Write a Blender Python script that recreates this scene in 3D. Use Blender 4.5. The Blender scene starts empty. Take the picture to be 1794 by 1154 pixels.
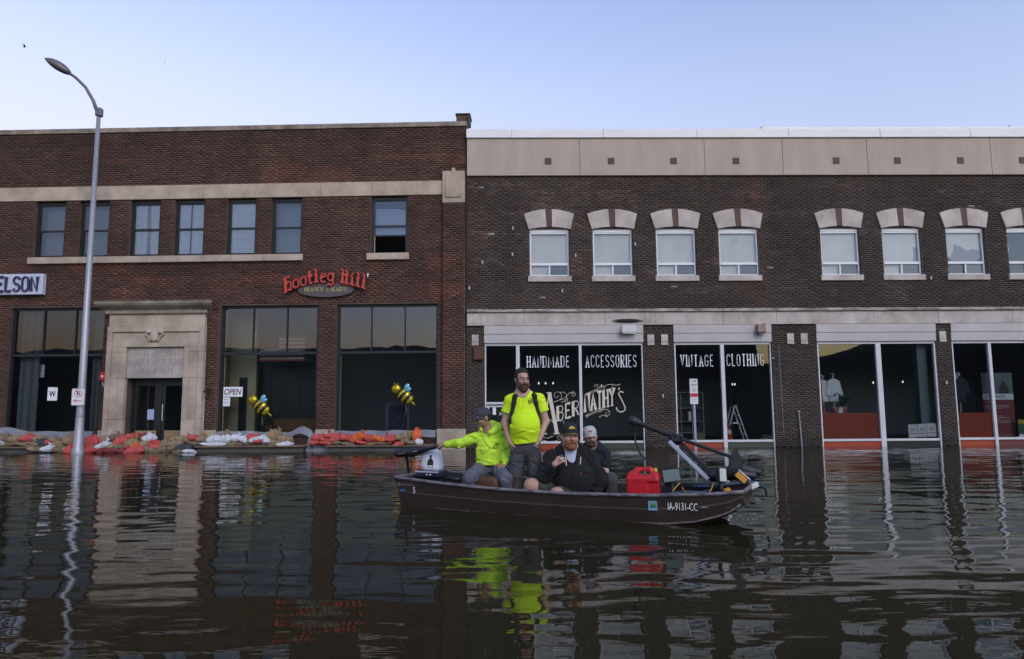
import bpy, math, random
import numpy as np
from mathutils import Vector, Matrix
random.seed(7); RNG = np.random.default_rng(11)
SC = bpy.context.scene
COL = SC.collection
R = math.radians

# ------------------------------------------------------------------ camera
def make_camera():
    tilt, roll = 0.1097805, -0.0067583
    c, s = math.cos(roll), math.sin(roll)
    fw = Vector((0, math.cos(tilt), math.sin(tilt)))
    up0 = Vector((0, -math.sin(tilt), math.cos(tilt)))
    right = Vector((1, 0, 0))*c + up0*s
    up = Vector((1, 0, 0))*(-s) + up0*c
    m = Matrix((right, up, -fw)).transposed().to_4x4()
    m.translation = Vector((0, 0, 1.3))
    cd = bpy.data.cameras.new('camera'); co = bpy.data.objects.new('camera', cd)
    COL.objects.link(co); co.matrix_world = m
    cd.sensor_width = 36.0; cd.lens = 36.0*1196/1794; cd.clip_start = 0.05; cd.clip_end = 3000
    SC.camera = co
make_camera()

# ------------------------------------------------------------------ sky, sun, exposure
SUN_EL, SUN_AZ = -2.0, 138.0         # degrees; azimuth clockwise from +Y (the sun has just set behind the photographer)
def make_sky():
    w = bpy.data.worlds.new('World'); SC.world = w; w.use_nodes = True
    nt = w.node_tree; nt.nodes.clear(); N = nt.nodes.new; Lk = nt.links.new
    out = N('ShaderNodeOutputWorld'); bg = N('ShaderNodeBackground')
    sky = N('ShaderNodeTexSky'); sky.sky_type = 'NISHITA'
    sky.sun_disc = False; sky.sun_elevation = R(SUN_EL); sky.sun_rotation = R(SUN_AZ)
    sky.altitude = 180; sky.air_density = 1.0; sky.dust_density = 1.5; sky.ozone_density = 1.4
    # clear dusk air: the zenith a little deeper than the model gives
    tc = N('ShaderNodeTexCoord'); sp = N('ShaderNodeSeparateXYZ'); Lk(tc.outputs['Generated'], sp.inputs[0])
    rp = N('ShaderNodeValToRGB'); e = rp.color_ramp.elements
    e[0].position = .0; e[0].color = (.86, .97, 1.22, 1); e[1].position = .62; e[1].color = (.76, .83, .98, 1)
    k = e.new(.28); k.color = (1.0, 1.0, 1.08, 1); k = e.new(.42); k.color = (1.0, 1.0, 1.03, 1)
    Lk(sp.outputs[2], rp.inputs[0])
    mx = N('ShaderNodeMix'); mx.data_type = 'RGBA'; mx.blend_type = 'MULTIPLY'; mx.inputs[0].default_value = 1.0
    Lk(sky.outputs[0], mx.inputs[6]); Lk(rp.outputs[0], mx.inputs[7])
    Lk(mx.outputs[2], bg.inputs[0]); bg.inputs[1].default_value = 0.15
    Lk(bg.outputs[0], out.inputs[0])
    ld = bpy.data.lights.new('sun', 'SUN'); ld.energy = 0.032; ld.angle = R(28); ld.color = (1.0, .84, .66)
    lo = bpy.data.objects.new('sun', ld); COL.objects.link(lo)
    az, el = R(155), R(36)
    d = Vector((math.sin(az)*math.cos(el), math.cos(az)*math.cos(el), math.sin(el)))
    lo.rotation_euler = d.to_track_quat('Z', 'Y').to_euler(); lo.location = d*60
make_sky()
vs = SC.view_settings
vs.view_transform = 'Standard'; vs.look = 'None'; vs.exposure = 5.45; vs.gamma = 1.0; vs.use_curve_mapping = False
SC.cycles.max_bounces = 8; SC.cycles.transparent_max_bounces = 12
SC.cycles.sample_clamp_indirect = 6.0

# ------------------------------------------------------------------ helpers
MATS = {}
def M(name, col=(.5, .5, .5), rough=.8, metal=0.0, noise=None, bump=None, spec=.5, attr=False, emit=None, coat=0, stretch=None, sss=0):
    """procedural material: noise = (scale, amount[, second colour]); bump = (scale, strength)"""
    if name in MATS: return MATS[name]
    m = bpy.data.materials.new(name); m.use_nodes = True; nt = m.node_tree
    b = nt.nodes['Principled BSDF']; N = nt.nodes.new; Lk = nt.links.new
    b.inputs['Base Color'].default_value = (*col, 1); b.inputs['Roughness'].default_value = rough
    b.inputs['Metallic'].default_value = metal; b.inputs['Specular IOR Level'].default_value = spec
    b.inputs['Coat Weight'].default_value = coat
    if sss:
        b.inputs['Subsurface Weight'].default_value = sss; b.inputs['Subsurface Radius'].default_value = (.012, .005, .003)
        b.inputs['Subsurface Scale'].default_value = 1.0
    tc = N('ShaderNodeTexCoord'); vec = tc.outputs['Object']
    if stretch:
        mp = N('ShaderNodeMapping'); mp.inputs['Scale'].default_value = stretch; Lk(vec, mp.inputs[0]); vec = mp.outputs[0]
    csock = None
    if attr:
        a = N('ShaderNodeAttribute'); a.attribute_name = 'Col'; csock = a.outputs['Color']
    if noise:
        sc, amt = noise[0], noise[1]; col2 = noise[2] if len(noise) > 2 else tuple(c*(1-amt) for c in col)
        nz = N('ShaderNodeTexNoise'); nz.inputs['Scale'].default_value = sc; nz.inputs['Detail'].default_value = 7
        nz.inputs['Roughness'].default_value = .62; Lk(vec, nz.inputs['Vector'])
        rp = N('ShaderNodeValToRGB'); rp.color_ramp.elements[0].position = .34; rp.color_ramp.elements[1].position = .66
        Lk(nz.outputs[0], rp.inputs[0]); mx = N('ShaderNodeMix'); mx.data_type = 'RGBA'
        if attr:
            mx.blend_type = 'MULTIPLY'; mx.inputs[0].default_value = 1.0
            rp.color_ramp.elements[0].color = (1-amt, 1-amt, 1-amt, 1); rp.color_ramp.elements[1].color = (1, 1, 1, 1)
            Lk(csock, mx.inputs[6]); Lk(rp.outputs[0], mx.inputs[7])
        else:
            Lk(rp.outputs[0], mx.inputs[0]); mx.inputs[6].default_value = (*col, 1); mx.inputs[7].default_value = (*col2, 1)
        csock = mx.outputs[2]
    if csock is not None: Lk(csock, b.inputs['Base Color'])
    if bump:
        nb = N('ShaderNodeTexNoise'); nb.inputs['Scale'].default_value = bump[0]; nb.inputs['Detail'].default_value = 5
        Lk(vec, nb.inputs['Vector']); bp = N('ShaderNodeBump'); bp.inputs['Strength'].default_value = bump[1]
        bp.inputs['Distance'].default_value = bump[2] if len(bump) > 2 else .01
        Lk(nb.outputs[0], bp.inputs['Height']); Lk(bp.outputs[0], b.inputs['Normal'])
    if emit:
        b.inputs['Emission Color'].default_value = (*emit[:3], 1); b.inputs['Emission Strength'].default_value = emit[3]
    MATS[name] = m; return m

def glass(name, ior=1.6, tint=(.8, .85, .85), rough=0.0, wav=0.0, refl=(.95, .97, 1)):
    if name in MATS: return MATS[name]
    m = bpy.data.materials.new(name); m.use_nodes = True; nt = m.node_tree; nt.nodes.clear(); N = nt.nodes.new; Lk = nt.links.new
    o = N('ShaderNodeOutputMaterial'); mx = N('ShaderNodeMixShader'); t = N('ShaderNodeBsdfTransparent'); g = N('ShaderNodeBsdfGlossy')
    fr = N('ShaderNodeFresnel'); fr.inputs['IOR'].default_value = ior; t.inputs[0].default_value = (*tint, 1)
    g.inputs['Roughness'].default_value = rough; g.inputs['Color'].default_value = (*refl, 1)
    if wav:
        tc = N('ShaderNodeTexCoord'); nz = N('ShaderNodeTexNoise'); nz.inputs['Scale'].default_value = 1.3; nz.inputs['Detail'].default_value = 1
        Lk(tc.outputs['Object'], nz.inputs['Vector']); bp = N('ShaderNodeBump'); bp.inputs['Strength'].default_value = wav; bp.inputs['Distance'].default_value = .01
        Lk(nz.outputs[0], bp.inputs['Height']); Lk(bp.outputs[0], g.inputs['Normal'])
    Lk(fr.outputs[0], mx.inputs[0]); Lk(t.outputs[0], mx.inputs[1]); Lk(g.outputs[0], mx.inputs[2]); Lk(mx.outputs[0], o.inputs[0])
    MATS[name] = m; return m

def tag(o, label=None, cat=None, group=None, kind=None):
    if label: o['label'] = label
    if cat: o['category'] = cat
    if group: o['group'] = group
    if kind: o['kind'] = kind
    return o

def empty(name, loc=(0, 0, 0), rz=0, label=None, cat=None, group=None, parent=None):
    o = bpy.data.objects.new(name, None); COL.objects.link(o); o.location = loc; o.rotation_euler = (0, 0, rz)
    o.empty_display_size = .1
    if parent: o.parent = parent
    return tag(o, label, cat, group)

def link(name, me, parent=None, loc=None, rot=None, mat=None, scale=None):
    o = bpy.data.objects.new(name, me); COL.objects.link(o)
    if parent is not None: o.parent = parent
    if loc is not None: o.location = loc
    if rot is not None: o.rotation_euler = rot
    if scale is not None: o.scale = scale
    if mat is not None:
        if not me.materials: me.materials.append(mat)
        o.material_slots[0].link = 'OBJECT'; o.material_slots[0].material = mat
    return o

class MB:
    def __init__(s): s.v = []; s.f = []; s.m = []; s.mi = 0
    def add(s, vs_, fs, m=None):
        o = len(s.v); s.v += [tuple(map(float, q)) for q in vs_]
        for q in fs: s.f.append([i+o for i in q]); s.m.append(s.mi if m is None else m)
        return s
    def box(s, x0, x1, y0, y1, z0, z1, m=None):
        return s.add([(x0, y0, z0), (x1, y0, z0), (x1, y1, z0), (x0, y1, z0), (x0, y0, z1), (x1, y0, z1), (x1, y1, z1), (x0, y1, z1)],
            [(0, 3, 2, 1), (4, 5, 6, 7), (0, 1, 5, 4), (1, 2, 6, 5), (2, 3, 7, 6), (3, 0, 4, 7)], m)
    def quad(s, a, b, c, d, m=None): return s.add([a, b, c, d], [(0, 1, 2, 3)], m)
    def prism(s, poly, y0, y1, m=None):          # poly in (x,z), counter-clockwise seen from -y
        n = len(poly)
        vs_ = [(p[0], y0, p[1]) for p in poly]+[(p[0], y1, p[1]) for p in poly]
        fs = [tuple(range(n)), tuple(range(2*n-1, n-1, -1))]+[((i+1) % n, i, i+n, (i+1) % n+n) for i in range(n)]
        return s.add(vs_, fs, m)
    def prismz(s, poly, z0, z1, m=None):         # poly in (x,y)
        n = len(poly)
        vs_ = [(p[0], p[1], z0) for p in poly]+[(p[0], p[1], z1) for p in poly]
        fs = [tuple(range(n-1, -1, -1)), tuple(range(n, 2*n))]+[(i, (i+1) % n, (i+1) % n+n, i+n) for i in range(n)]
        return s.add(vs_, fs, m)
    def tube(s, pts, rad, n=8, m=None, cap=True):
        pts = [Vector(p) for p in pts]; k = len(pts)
        rad = [rad]*k if not hasattr(rad, '__len__') else rad
        ref = None; vs_ = []
        for i, p in enumerate(pts):
            t = (pts[min(i+1, k-1)]-pts[max(i-1, 0)]).normalized()
            if ref is None:
                ref = Vector((0, 0, 1)) if abs(t.z) < .9 else Vector((1, 0, 0))
            a = (ref-t*ref.dot(t)).normalized(); b = t.cross(a); ref = a
            vs_ += [p+(a*math.cos(6.28318*j/n)+b*math.sin(6.28318*j/n))*rad[i] for j in range(n)]
        fs = [(i*n+j, i*n+(j+1) % n, (i+1)*n+(j+1) % n, (i+1)*n+j) for i in range(k-1) for j in range(n)]
        if cap: fs += [tuple(range(n-1, -1, -1)), tuple(range((k-1)*n, k*n))]
        return s.add(vs_, fs, m)
    def lathe(s, prof, n=16, c=(0, 0, 0), axis='z', m=None, cap=True):
        vs_ = []
        for r_, h in prof:
            for j in range(n):
                a = 6.28318*j/n; p = (r_*math.cos(a), r_*math.sin(a), h)
                if axis == 'x': p = (p[2], p[0], p[1])
                if axis == 'y': p = (p[0], p[2], p[1])
                vs_.append((p[0]+c[0], p[1]+c[1], p[2]+c[2]))
        k = len(prof)
        fs = [(i*n+j, i*n+(j+1) % n, (i+1)*n+(j+1) % n, (i+1)*n+j) for i in range(k-1) for j in range(n)]
        if cap: fs += [tuple(range(n-1, -1, -1)), tuple(range((k-1)*n, k*n))]
        return s.add(vs_, fs, m)
    def xf(s, mat, start=0):
        for i in range(start, len(s.v)): s.v[i] = tuple(mat @ Vector(s.v[i]))
        return s
    def mesh(s, name, mats, smooth=False):
        me = bpy.data.meshes.new(name); me.from_pydata(s.v, [], s.f)
        for q in (mats if isinstance(mats, (list, tuple)) else [mats]): me.materials.append(q)
        if any(s.m): me.polygons.foreach_set('material_index', s.m)
        if smooth: me.polygons.foreach_set('use_smooth', [True]*len(me.polygons))
        me.validate(); me.update(); return me
    def build(s, name, mats, parent=None, smooth=False, bevel=0, loc=None, rot=None):
        o = link(name, s.mesh(name, mats, smooth), parent, loc, rot)
        if bevel:
            b = o.modifiers.new('bevel', 'BEVEL'); b.width = bevel; b.segments = 1; b.limit_method = 'ANGLE'
        if smooth == 'auto': autosmooth(o)
        return o
def box(name, mat, x0, x1, y0, y1, z0, z1, parent=None, bevel=0):
    return MB().box(x0, x1, y0, y1, z0, z1).build(name, mat, parent, bevel=bevel)

def np_mesh(name, v, quads, mat, smooth=True, col=None):
    me = bpy.data.meshes.new(name); nv, nf = len(v), len(quads)
    me.vertices.add(nv); me.vertices.foreach_set('co', np.asarray(v, np.float32).ravel())
    me.loops.add(nf*4); me.loops.foreach_set('vertex_index', np.asarray(quads, np.int32).ravel())
    me.polygons.add(nf); me.polygons.foreach_set('loop_start', np.arange(0, nf*4, 4, dtype=np.int32))
    try: me.polygons.foreach_set('loop_total', np.full(nf, 4, np.int32))
    except Exception: pass
    if smooth: me.polygons.foreach_set('use_smooth', np.ones(nf, bool))
    if col is not None:
        a = me.color_attributes.new('Col', 'FLOAT_COLOR', 'POINT'); c4 = np.ones((nv, 4), np.float32); c4[:, :3] = col
        a.data.foreach_set('color', c4.ravel())
    me.materials.append(mat); me.update(); me.validate(); return me

def vnoise(x, y, seed=0):
    """smooth value noise on arrays"""
    x = np.asarray(x, float); y = np.asarray(y, float)
    xi = np.floor(x).astype(int); yi = np.floor(y).astype(int); fx = x-xi; fy = y-yi
    fx = fx*fx*(3-2*fx); fy = fy*fy*(3-2*fy)
    def h(i, j):
        n = (i*374761393+j*668265263+seed*974711) & 0x7fffffff
        n = ((n ^ (n >> 13))*1274126177) & 0x7fffffff
        return ((n ^ (n >> 16)) & 0xffff)/65535.0
    return (h(xi, yi)*(1-fx)+h(xi+1, yi)*fx)*(1-fy)+(h(xi, yi+1)*(1-fx)+h(xi+1, yi+1)*fx)*fy

# ------------------------------------------------------------------ lettering
def arc(cx, cz, rx, rz, a0, a1, n=8):
    return [(cx+rx*math.cos(R(a0+(a1-a0)*i/n)), cz+rz*math.sin(R(a0+(a1-a0)*i/n))) for i in range(n+1)]
GL = {}
def _glyphs():
    w = .5
    bow = lambda z0, z1, x=w: [(0, z1)]+arc(x-.22, (z0+z1)/2, .22, (z1-z0)/2, 90, -90)+[(0, z0)]
    GL.update({
    'A': [[(0, 0), (.26, 1), (.52, 0)], [(.09, .33), (.43, .33)]], 'B': [[(0, 0), (0, 1)], bow(.53, 1, .46), bow(0, .53)],
    'C': [arc(.26, .72, .26, .28, 20, 180)+arc(.26, .28, .26, .28, 180, 340)], 'D': [[(0, 0), (0, 1)], [(0, 1)]+arc(.22, .7, .3, .3, 90, 0)+arc(.22, .3, .3, .3, 0, -90)+[(0, 0)]],
    'E': [[(.42, 1), (0, 1), (0, 0), (.44, 0)], [(0, .52), (.32, .52)]], 'F': [[(.42, 1), (0, 1), (0, 0)], [(0, .52), (.32, .52)]],
    'G': [arc(.26, .72, .26, .28, 20, 180)+arc(.26, .28, .26, .28, 180, 340)+[(.52, .45), (.3, .45)]], 'H': [[(0, 0), (0, 1)], [(.5, 0), (.5, 1)], [(0, .52), (.5, .52)]],
    'I': [[(.05, 0), (.05, 1)]], 'K': [[(0, 0), (0, 1)], [(.46, 1), (0, .45)], [(.14, .6), (.5, 0)]], 'L': [[(0, 1), (0, 0), (.42, 0)]],
    'M': [[(0, 0), (0, 1), (.42, .2), (.84, 1), (.84, 0)]], 'N': [[(0, 0), (0, 1), (.5, 0), (.5, 1)]],
    'O': [arc(.26, .72, .26, .28, 0, 180)+arc(.26, .28, .26, .28, 180, 360)+[(.52, .72)]], 'P': [[(0, 0), (0, 1)], bow(.46, 1)],
    'R': [[(0, 0), (0, 1)], bow(.5, 1), [(.2, .5), (.5, 0)]], 'S': [arc(.25, .75, .25, .25, 20, 270, 10)+arc(.25, .25, .25, .25, 90, -160, 10)],
    'T': [[(0, 1), (.5, 1)], [(.25, 1), (.25, 0)]], 'U': [[(0, 1)]+arc(.25, .28, .25, .28, 180, 360)+[(.5, 1)]], 'V': [[(0, 1), (.26, 0), (.52, 1)]],
    'W': [[(0, 1), (.18, 0), (.36, .8), (.54, 0), (.72, 1)]], 'X': [[(0, 0), (.5, 1)], [(0, 1), (.5, 0)]], 'Y': [[(0, 1), (.26, .48), (.52, 1)], [(.26, .48), (.26, 0)]],
    '1': [[(0, .8), (.14, 1), (.14, 0)]], '2': [arc(.25, .74, .25, .26, 170, -20)+[(0, 0), (.5, 0)]], '3': [arc(.24, .76, .24, .24, 160, -80)+arc(.24, .27, .26, .27, 80, -160)],
    '5': [[(.46, 1), (.06, 1), (.03, .56)]+arc(.24, .32, .26, .3, 120, -150)], '9': [arc(.25, .72, .25, .28, 0, 360, 14)+[(.48, .3), (.3, 0)]],
    '-': [[(.05, .47), (.3, .47)]], "'": [[(.05, 1), (.03, .78)]], '.': [[(.04, 0), (.04, .05)]], ' ': [],
    # uncial letters for the mead sign
    'b_': [[(.04, 0), (.08, .95)], [(.0, .9), (.2, 1.0), (.42, .93)], [(.06, .5), (.28, .62), (.44, .55), (.44, .1), (.3, .02)], [(-.06, -.04), (.2, .05), (.44, .02)]],
    'o_': [arc(.24, .3, .22, .3, 60, 300, 8)+[(.42, .1), (.42, .52), (.3, .6)]], 't_': [[(.16, .95), (.14, .08), (.34, .04)], [(0, .6), (.36, .62)]],
    'l_': [[(.02, 1.0), (.14, .96), (.14, .1)], [(0, .06), (.14, .12), (.3, .04)], [(.04, .6), (.24, .6)]], 'e_': [[(.08, .36), (.42, .44), (.38, .6), (.16, .62)]+arc(.26, .3, .22, .3, 130, 310, 8)],
    'g_': [[(.44, .62), (.12, .62)]+arc(.22, .36, .2, .24, 130, 300, 6)+[(.42, .1)], [(.42, .66), (.42, -.1), (.3, -.26), (.16, -.12), (.02, -.2)]],
    'h_': [[(0, 1.0), (.12, .95), (.12, .08)], [(-.02, .02), (.12, .1), (.22, .02)], [(.3, .98), (.42, .92), (.42, .08)], [(.3, .02), (.44, .1), (.56, .0)], [(.02, .66), (.52, .66)]],
    'i_': [[(.02, .64), (.14, .6), (.14, .08)], [(0, .02), (.14, .1), (.28, .0)], [(.1, .86), (.18, .8)]],
    })
_glyphs()
def stroke_poly(mb, pts, th, y0, y1, wfun=None):
    """one polyline as a raised ribbon, facing -y"""
    n = len(pts)
    if n < 2: return
    L_, R_ = [], []
    for i in range(n):
        a = pts[max(i-1, 0)]; b = pts[min(i+1, n-1)]; p = pts[i]
        def nr(q, r):
            dx, dz = r[0]-q[0], r[1]-q[1]; l = math.hypot(dx, dz) or 1e-9; return (-dz/l, dx/l)
        if 0 < i < n-1:
            n1 = nr(a, p); n2 = nr(p, b); mx, mz = n1[0]+n2[0], n1[1]+n2[1]; l2 = mx*mx+mz*mz
            k = min(2.0/max(l2, .35), 2.2); nx, nz = mx*k/2*1.0, mz*k/2*1.0
        else: nx, nz = nr(a, b)
        t = th*.5*(wfun(i/(n-1)) if wfun else 1)
        L_.append((p[0]+nx*t, p[1]+nz*t)); R_.append((p[0]-nx*t, p[1]-nz*t))
    vs_ = []
    for i in range(n): vs_ += [(L_[i][0], y0, L_[i][1]), (R_[i][0], y0, R_[i][1]), (L_[i][0], y1, L_[i][1]), (R_[i][0], y1, R_[i][1])]
    fs = []
    for i in range(n-1):
        a, b = 4*i, 4*i+4
        fs += [(a, a+1, b+1, b), (a+2, b+2, b+3, a+3), (a, b, b+2, a+2), (a+1, a+3, b+3, b+1)]
    fs += [(0, 2, 3, 1), (4*n-4, 4*n-3, 4*n-1, 4*n-2)]
    mb.add(vs_, fs)

def lettering(text, x0, x1, z0, z1, y, th, depth=.006, serif=0.0, gap=.16, warp=None, mb=None, glyphs=None, space=.4):
    """stroke lettering fitted to the box x0..x1, z0..z1 in the plane y, facing -y; th = stroke width in metres"""
    mb = mb or MB(); seq = glyphs or list(text); w = 0; lay = []
    for ch in seq:
        g = GL.get(ch, [])
        gw = space if ch == ' ' else max(p[0] for s in g for p in s)
        lay.append((w, g)); w += gw+gap
    w -= gap; sx = (x1-x0-th)/w; sz = (z1-z0-th); k = 0
    for (ox, g) in lay:
        for s in g:
            pts = [(x0+th/2+(ox+p[0])*sx, z0+th/2+p[1]*sz) for p in s]
            ser = []
            if serif:
                for e, q in ((0, 1), (-1, -2)):
                    dx, dz = pts[e][0]-pts[q][0], pts[e][1]-pts[q][1]
                    if abs(dz) > abs(dx)*1.2 and (s[e][1] < .02 or s[e][1] > .98):
                        ser.append([(pts[e][0]-serif, pts[e][1]), (pts[e][0]+serif, pts[e][1])])
            for j, q in enumerate([pts]+ser):
                if warp: q = [warp(*p) for p in q]
                k += 1; stroke_poly(mb, q, th*(1 if j == 0 else .8), y-depth-.0004*(k % 7), y)
    return mb

def font_mesh(s, name, x0, x1, z0, z1, y, mat, parent, depth=.003, shear=0, bold=0.0):
    """the built-in sans typeface, fitted to a box, facing -y"""
    cu = bpy.data.curves.new(name, 'FONT'); cu.body = s; cu.extrude = .02; cu.shear = shear; cu.offset = bold; cu.resolution_u = 3
    to = bpy.data.objects.new(name, cu); COL.objects.link(to)
    me = bpy.data.meshes.new_from_object(to.evaluated_get(bpy.context.evaluated_depsgraph_get()))
    bpy.data.objects.remove(to); bpy.data.curves.remove(cu)
    n = len(me.vertices); co = np.zeros(n*3, np.float32); me.vertices.foreach_get('co', co); co = co.reshape(-1, 3)
    a, b = co.min(0), co.max(0)
    X = x0+(co[:, 0]-a[0])/(b[0]-a[0])*(x1-x0); Z = z0+(co[:, 1]-a[1])/(b[1]-a[1])*(z1-z0)
    Y = np.where(co[:, 2] > 0, y-depth, y)
    me.vertices.foreach_set('co', np.stack([X, Y, Z], 1).astype(np.float32).ravel()); me.update()
    me.materials.clear(); me.materials.append(mat); me.name = name
    return link(name, me, parent)

# ------------------------------------------------------------------ materials
m_mortarL = M('mortar_warm', (.115, .080, .065), .95, noise=(1.2, .45), bump=(60, .3))
m_brickL = M('brick_red_brown', (.1, .05, .04), .88, attr=True, noise=(26, .28), bump=(90, .35, .004))
m_mortarR = M('mortar_grey', (.15, .13, .12), .95, noise=(.9, .5), bump=(60, .3))
m_brickR = M('brick_dark', (.05, .04, .04), .8, attr=True, noise=(26, .25), bump=(90, .35, .004))
m_lime = M('limestone', (.50, .41, .335), .85, noise=(1.4, .3, (.30, .245, .195)), bump=(35, .25))
m_limed = M('limestone_weathered', (.34, .28, .23), .9, noise=(2.2, .5, (.12, .105, .09)), bump=(35, .3))
m_groove_dirtshade = M('limestone_groove_dirt_shade', (.24, .205, .18), .95, noise=(6, .3))  # darker tone paints in both dirt and shade of carved letter grooves
m_stucco = M('stucco', (.45, .385, .335), .95, noise=(1.3, .16), bump=(160, .5, .006), stretch=(1.6, 1, .35))
m_trimstone = M('cast_stone', (.56, .50, .47), .85, noise=(1.3, .4, (.34, .29, .27)), bump=(30, .25))
m_bandtop = M('cast_stone_streaked', (.5, .45, .42), .88, noise=(3.0, .7, (.10, .085, .08)), bump=(30, .3), stretch=(.6, 1, 2.5))
m_fascia = M('painted_fascia', (.50, .465, .46), .7, noise=(1.1, .15), bump=(20, .1))
m_capw = M('white_flashing', (.78, .79, .82), .5, noise=(.7, .1))
m_brownp = M('brown_paint', (.085, .045, .035), .7)
m_blackf = M('black_frame', (.012, .014, .016), .45)
m_whitef = M('white_aluminium', (.60, .60, .63), .4, noise=(3, .12))
m_vinyl = M('white_vinyl', (.72, .73, .78), .45)
m_shade = M('window_shade', (.78, .76, .72), .9, noise=(1.1, .16), stretch=(1, 1, .5))
m_blind = M('venetian_blind', (.88, .89, .92), .7)
m_roof = M('roof_felt', (.06, .06, .06), .95)
m_dark = M('dark_room', (.20, .215, .22), .95)
m_darkfloor = M('dark_floor', (.06, .05, .042), .6, noise=(3, .3))
m_cream = M('cream_wall', (.50, .45, .28), .9)
m_ceil = M('room_ceiling', (.30, .30, .28), .95)
g_store = glass('storefront_glass', 1.62, (.86, .89, .88), wav=.05)
g_upper = glass('upper_glass_tinted', 1.9, (.92, .95, 1), wav=.06, refl=(.80, .86, 1))
g_right = glass('upper_glass', 1.65, (.97, .97, .96), wav=.14, refl=(.86, .92, 1))
m_white = M('white_print', (.80, .80, .84), .6)
m_paper = M('paper', (.74, .76, .80), .8)
m_ink = M('ink', (.02, .02, .022), .8)

# ------------------------------------------------------------------ ground and flood water
def make_water():
    def axis(a, b, h, far, g):
        c = list(np.arange(a, b+h/2, h)); s = h; x = c[-1]
        while x < far: s *= g; x += s; c.append(x)
        s = h; x = c[0]; pre = []
        while x > -far: s *= g; x -= s; pre.append(x)
        return np.array(pre[::-1]+c)
    X = axis(-17.5, 17.5, .07, 260, 1.35); Y = axis(2.2, 21.3, .042, 260, 1.35)
    gx, gy = np.meshgrid(X, Y, indexing='xy'); z = np.zeros_like(gx)
    rg = np.random.default_rng(5)
    def wave(lam, th, slope, i):
        k = 2*math.pi/lam; ph = rg.random()*6.28; env = .35+1.3*vnoise(gx*.35+i*3.1, gy*.22+i*1.7, i)
        return env*slope/k*np.sin(k*(math.cos(th)*gx+math.sin(th)*gy)+ph+1.5*vnoise(gx*.5+i, gy*.5-i, 99+i))
    for i in range(40): z += wave(.19*(.62/.19)**rg.random(), math.pi/2+rg.normal(0, .20), .0040*(.6+.8*rg.random()), i)
    for i in range(40, 60): z += wave(.6*(1.9/.6)**rg.random(), math.pi/2+rg.normal(0, .55), .0026*(.6+.8*rg.random()), i)
    # ripples spreading from the idling boat
    for (bx, by, amp, lam) in ((-1.3, 9.9, .0018, .34), (2.6, 7.7, .0014, .4), (.6, 7.9, .0012, .5)):
        r = np.hypot(gx-bx, gy-by)+.2
        z += amp*np.exp(-r/3.2)*np.sin(2*math.pi*r/lam)
    win = np.clip(.72+(gy-3.5)/9, .68, 1)*np.clip((18.5-np.abs(gx))/2, 0, 1)*np.clip((21.6-gy)/1.5, .25, 1)*np.clip((gy-1.0)/1.5, 0, 1)
    z *= win
    nx, ny = len(X), len(Y)
    v = np.stack([gx, gy, z], -1).reshape(-1, 3)
    i = (np.arange(ny-1)[:, None]*nx+np.arange(nx-1)[None, :]).ravel()
    q = np.stack([i, i+1, i+nx+1, i+nx], 1)
    m = bpy.data.materials.new('flood_water'); m.use_nodes = True; b = m.node_tree.nodes['Principled BSDF']; nt = m.node_tree
    b.inputs['Base Color'].default_value = (.0175, .0168, .0078, 1); b.inputs['Roughness'].default_value = .015; b.inputs['IOR'].default_value = 1.333
    tc = nt.nodes.new('ShaderNodeTexCoord'); mp = nt.nodes.new('ShaderNodeMapping'); mp.inputs['Scale'].default_value = (2.2, 6.5, 1)
    nz = nt.nodes.new('ShaderNodeTexNoise'); nz.inputs['Scale'].default_value = 1.6; nz.inputs['Detail'].default_value = 2
    bp = nt.nodes.new('ShaderNodeBump'); bp.inputs['Strength'].default_value = .05; bp.inputs['Distance'].default_value = .02
    Lk = nt.links.new; Lk(tc.outputs['Object'], mp.inputs[0]); Lk(mp.outputs[0], nz.inputs['Vector']); Lk(nz.outputs[0], bp.inputs['Height']); Lk(bp.outputs[0], b.inputs['Normal'])
    o = link('water', np_mesh('water', v, q, m)); tag(o, 'dark brown flood water covering the whole street', 'water', kind='structure')
make_water()
g_ = MB().quad((-260, -260, -.55), (260, -260, -.55), (260, 260, -.55), (-260, 260, -.55)).build('ground', M('street_asphalt', (.05, .048, .045), .95, noise=(2, .3)))
tag(g_, 'street surface lying under the flood water', 'ground', kind='structure')

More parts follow.
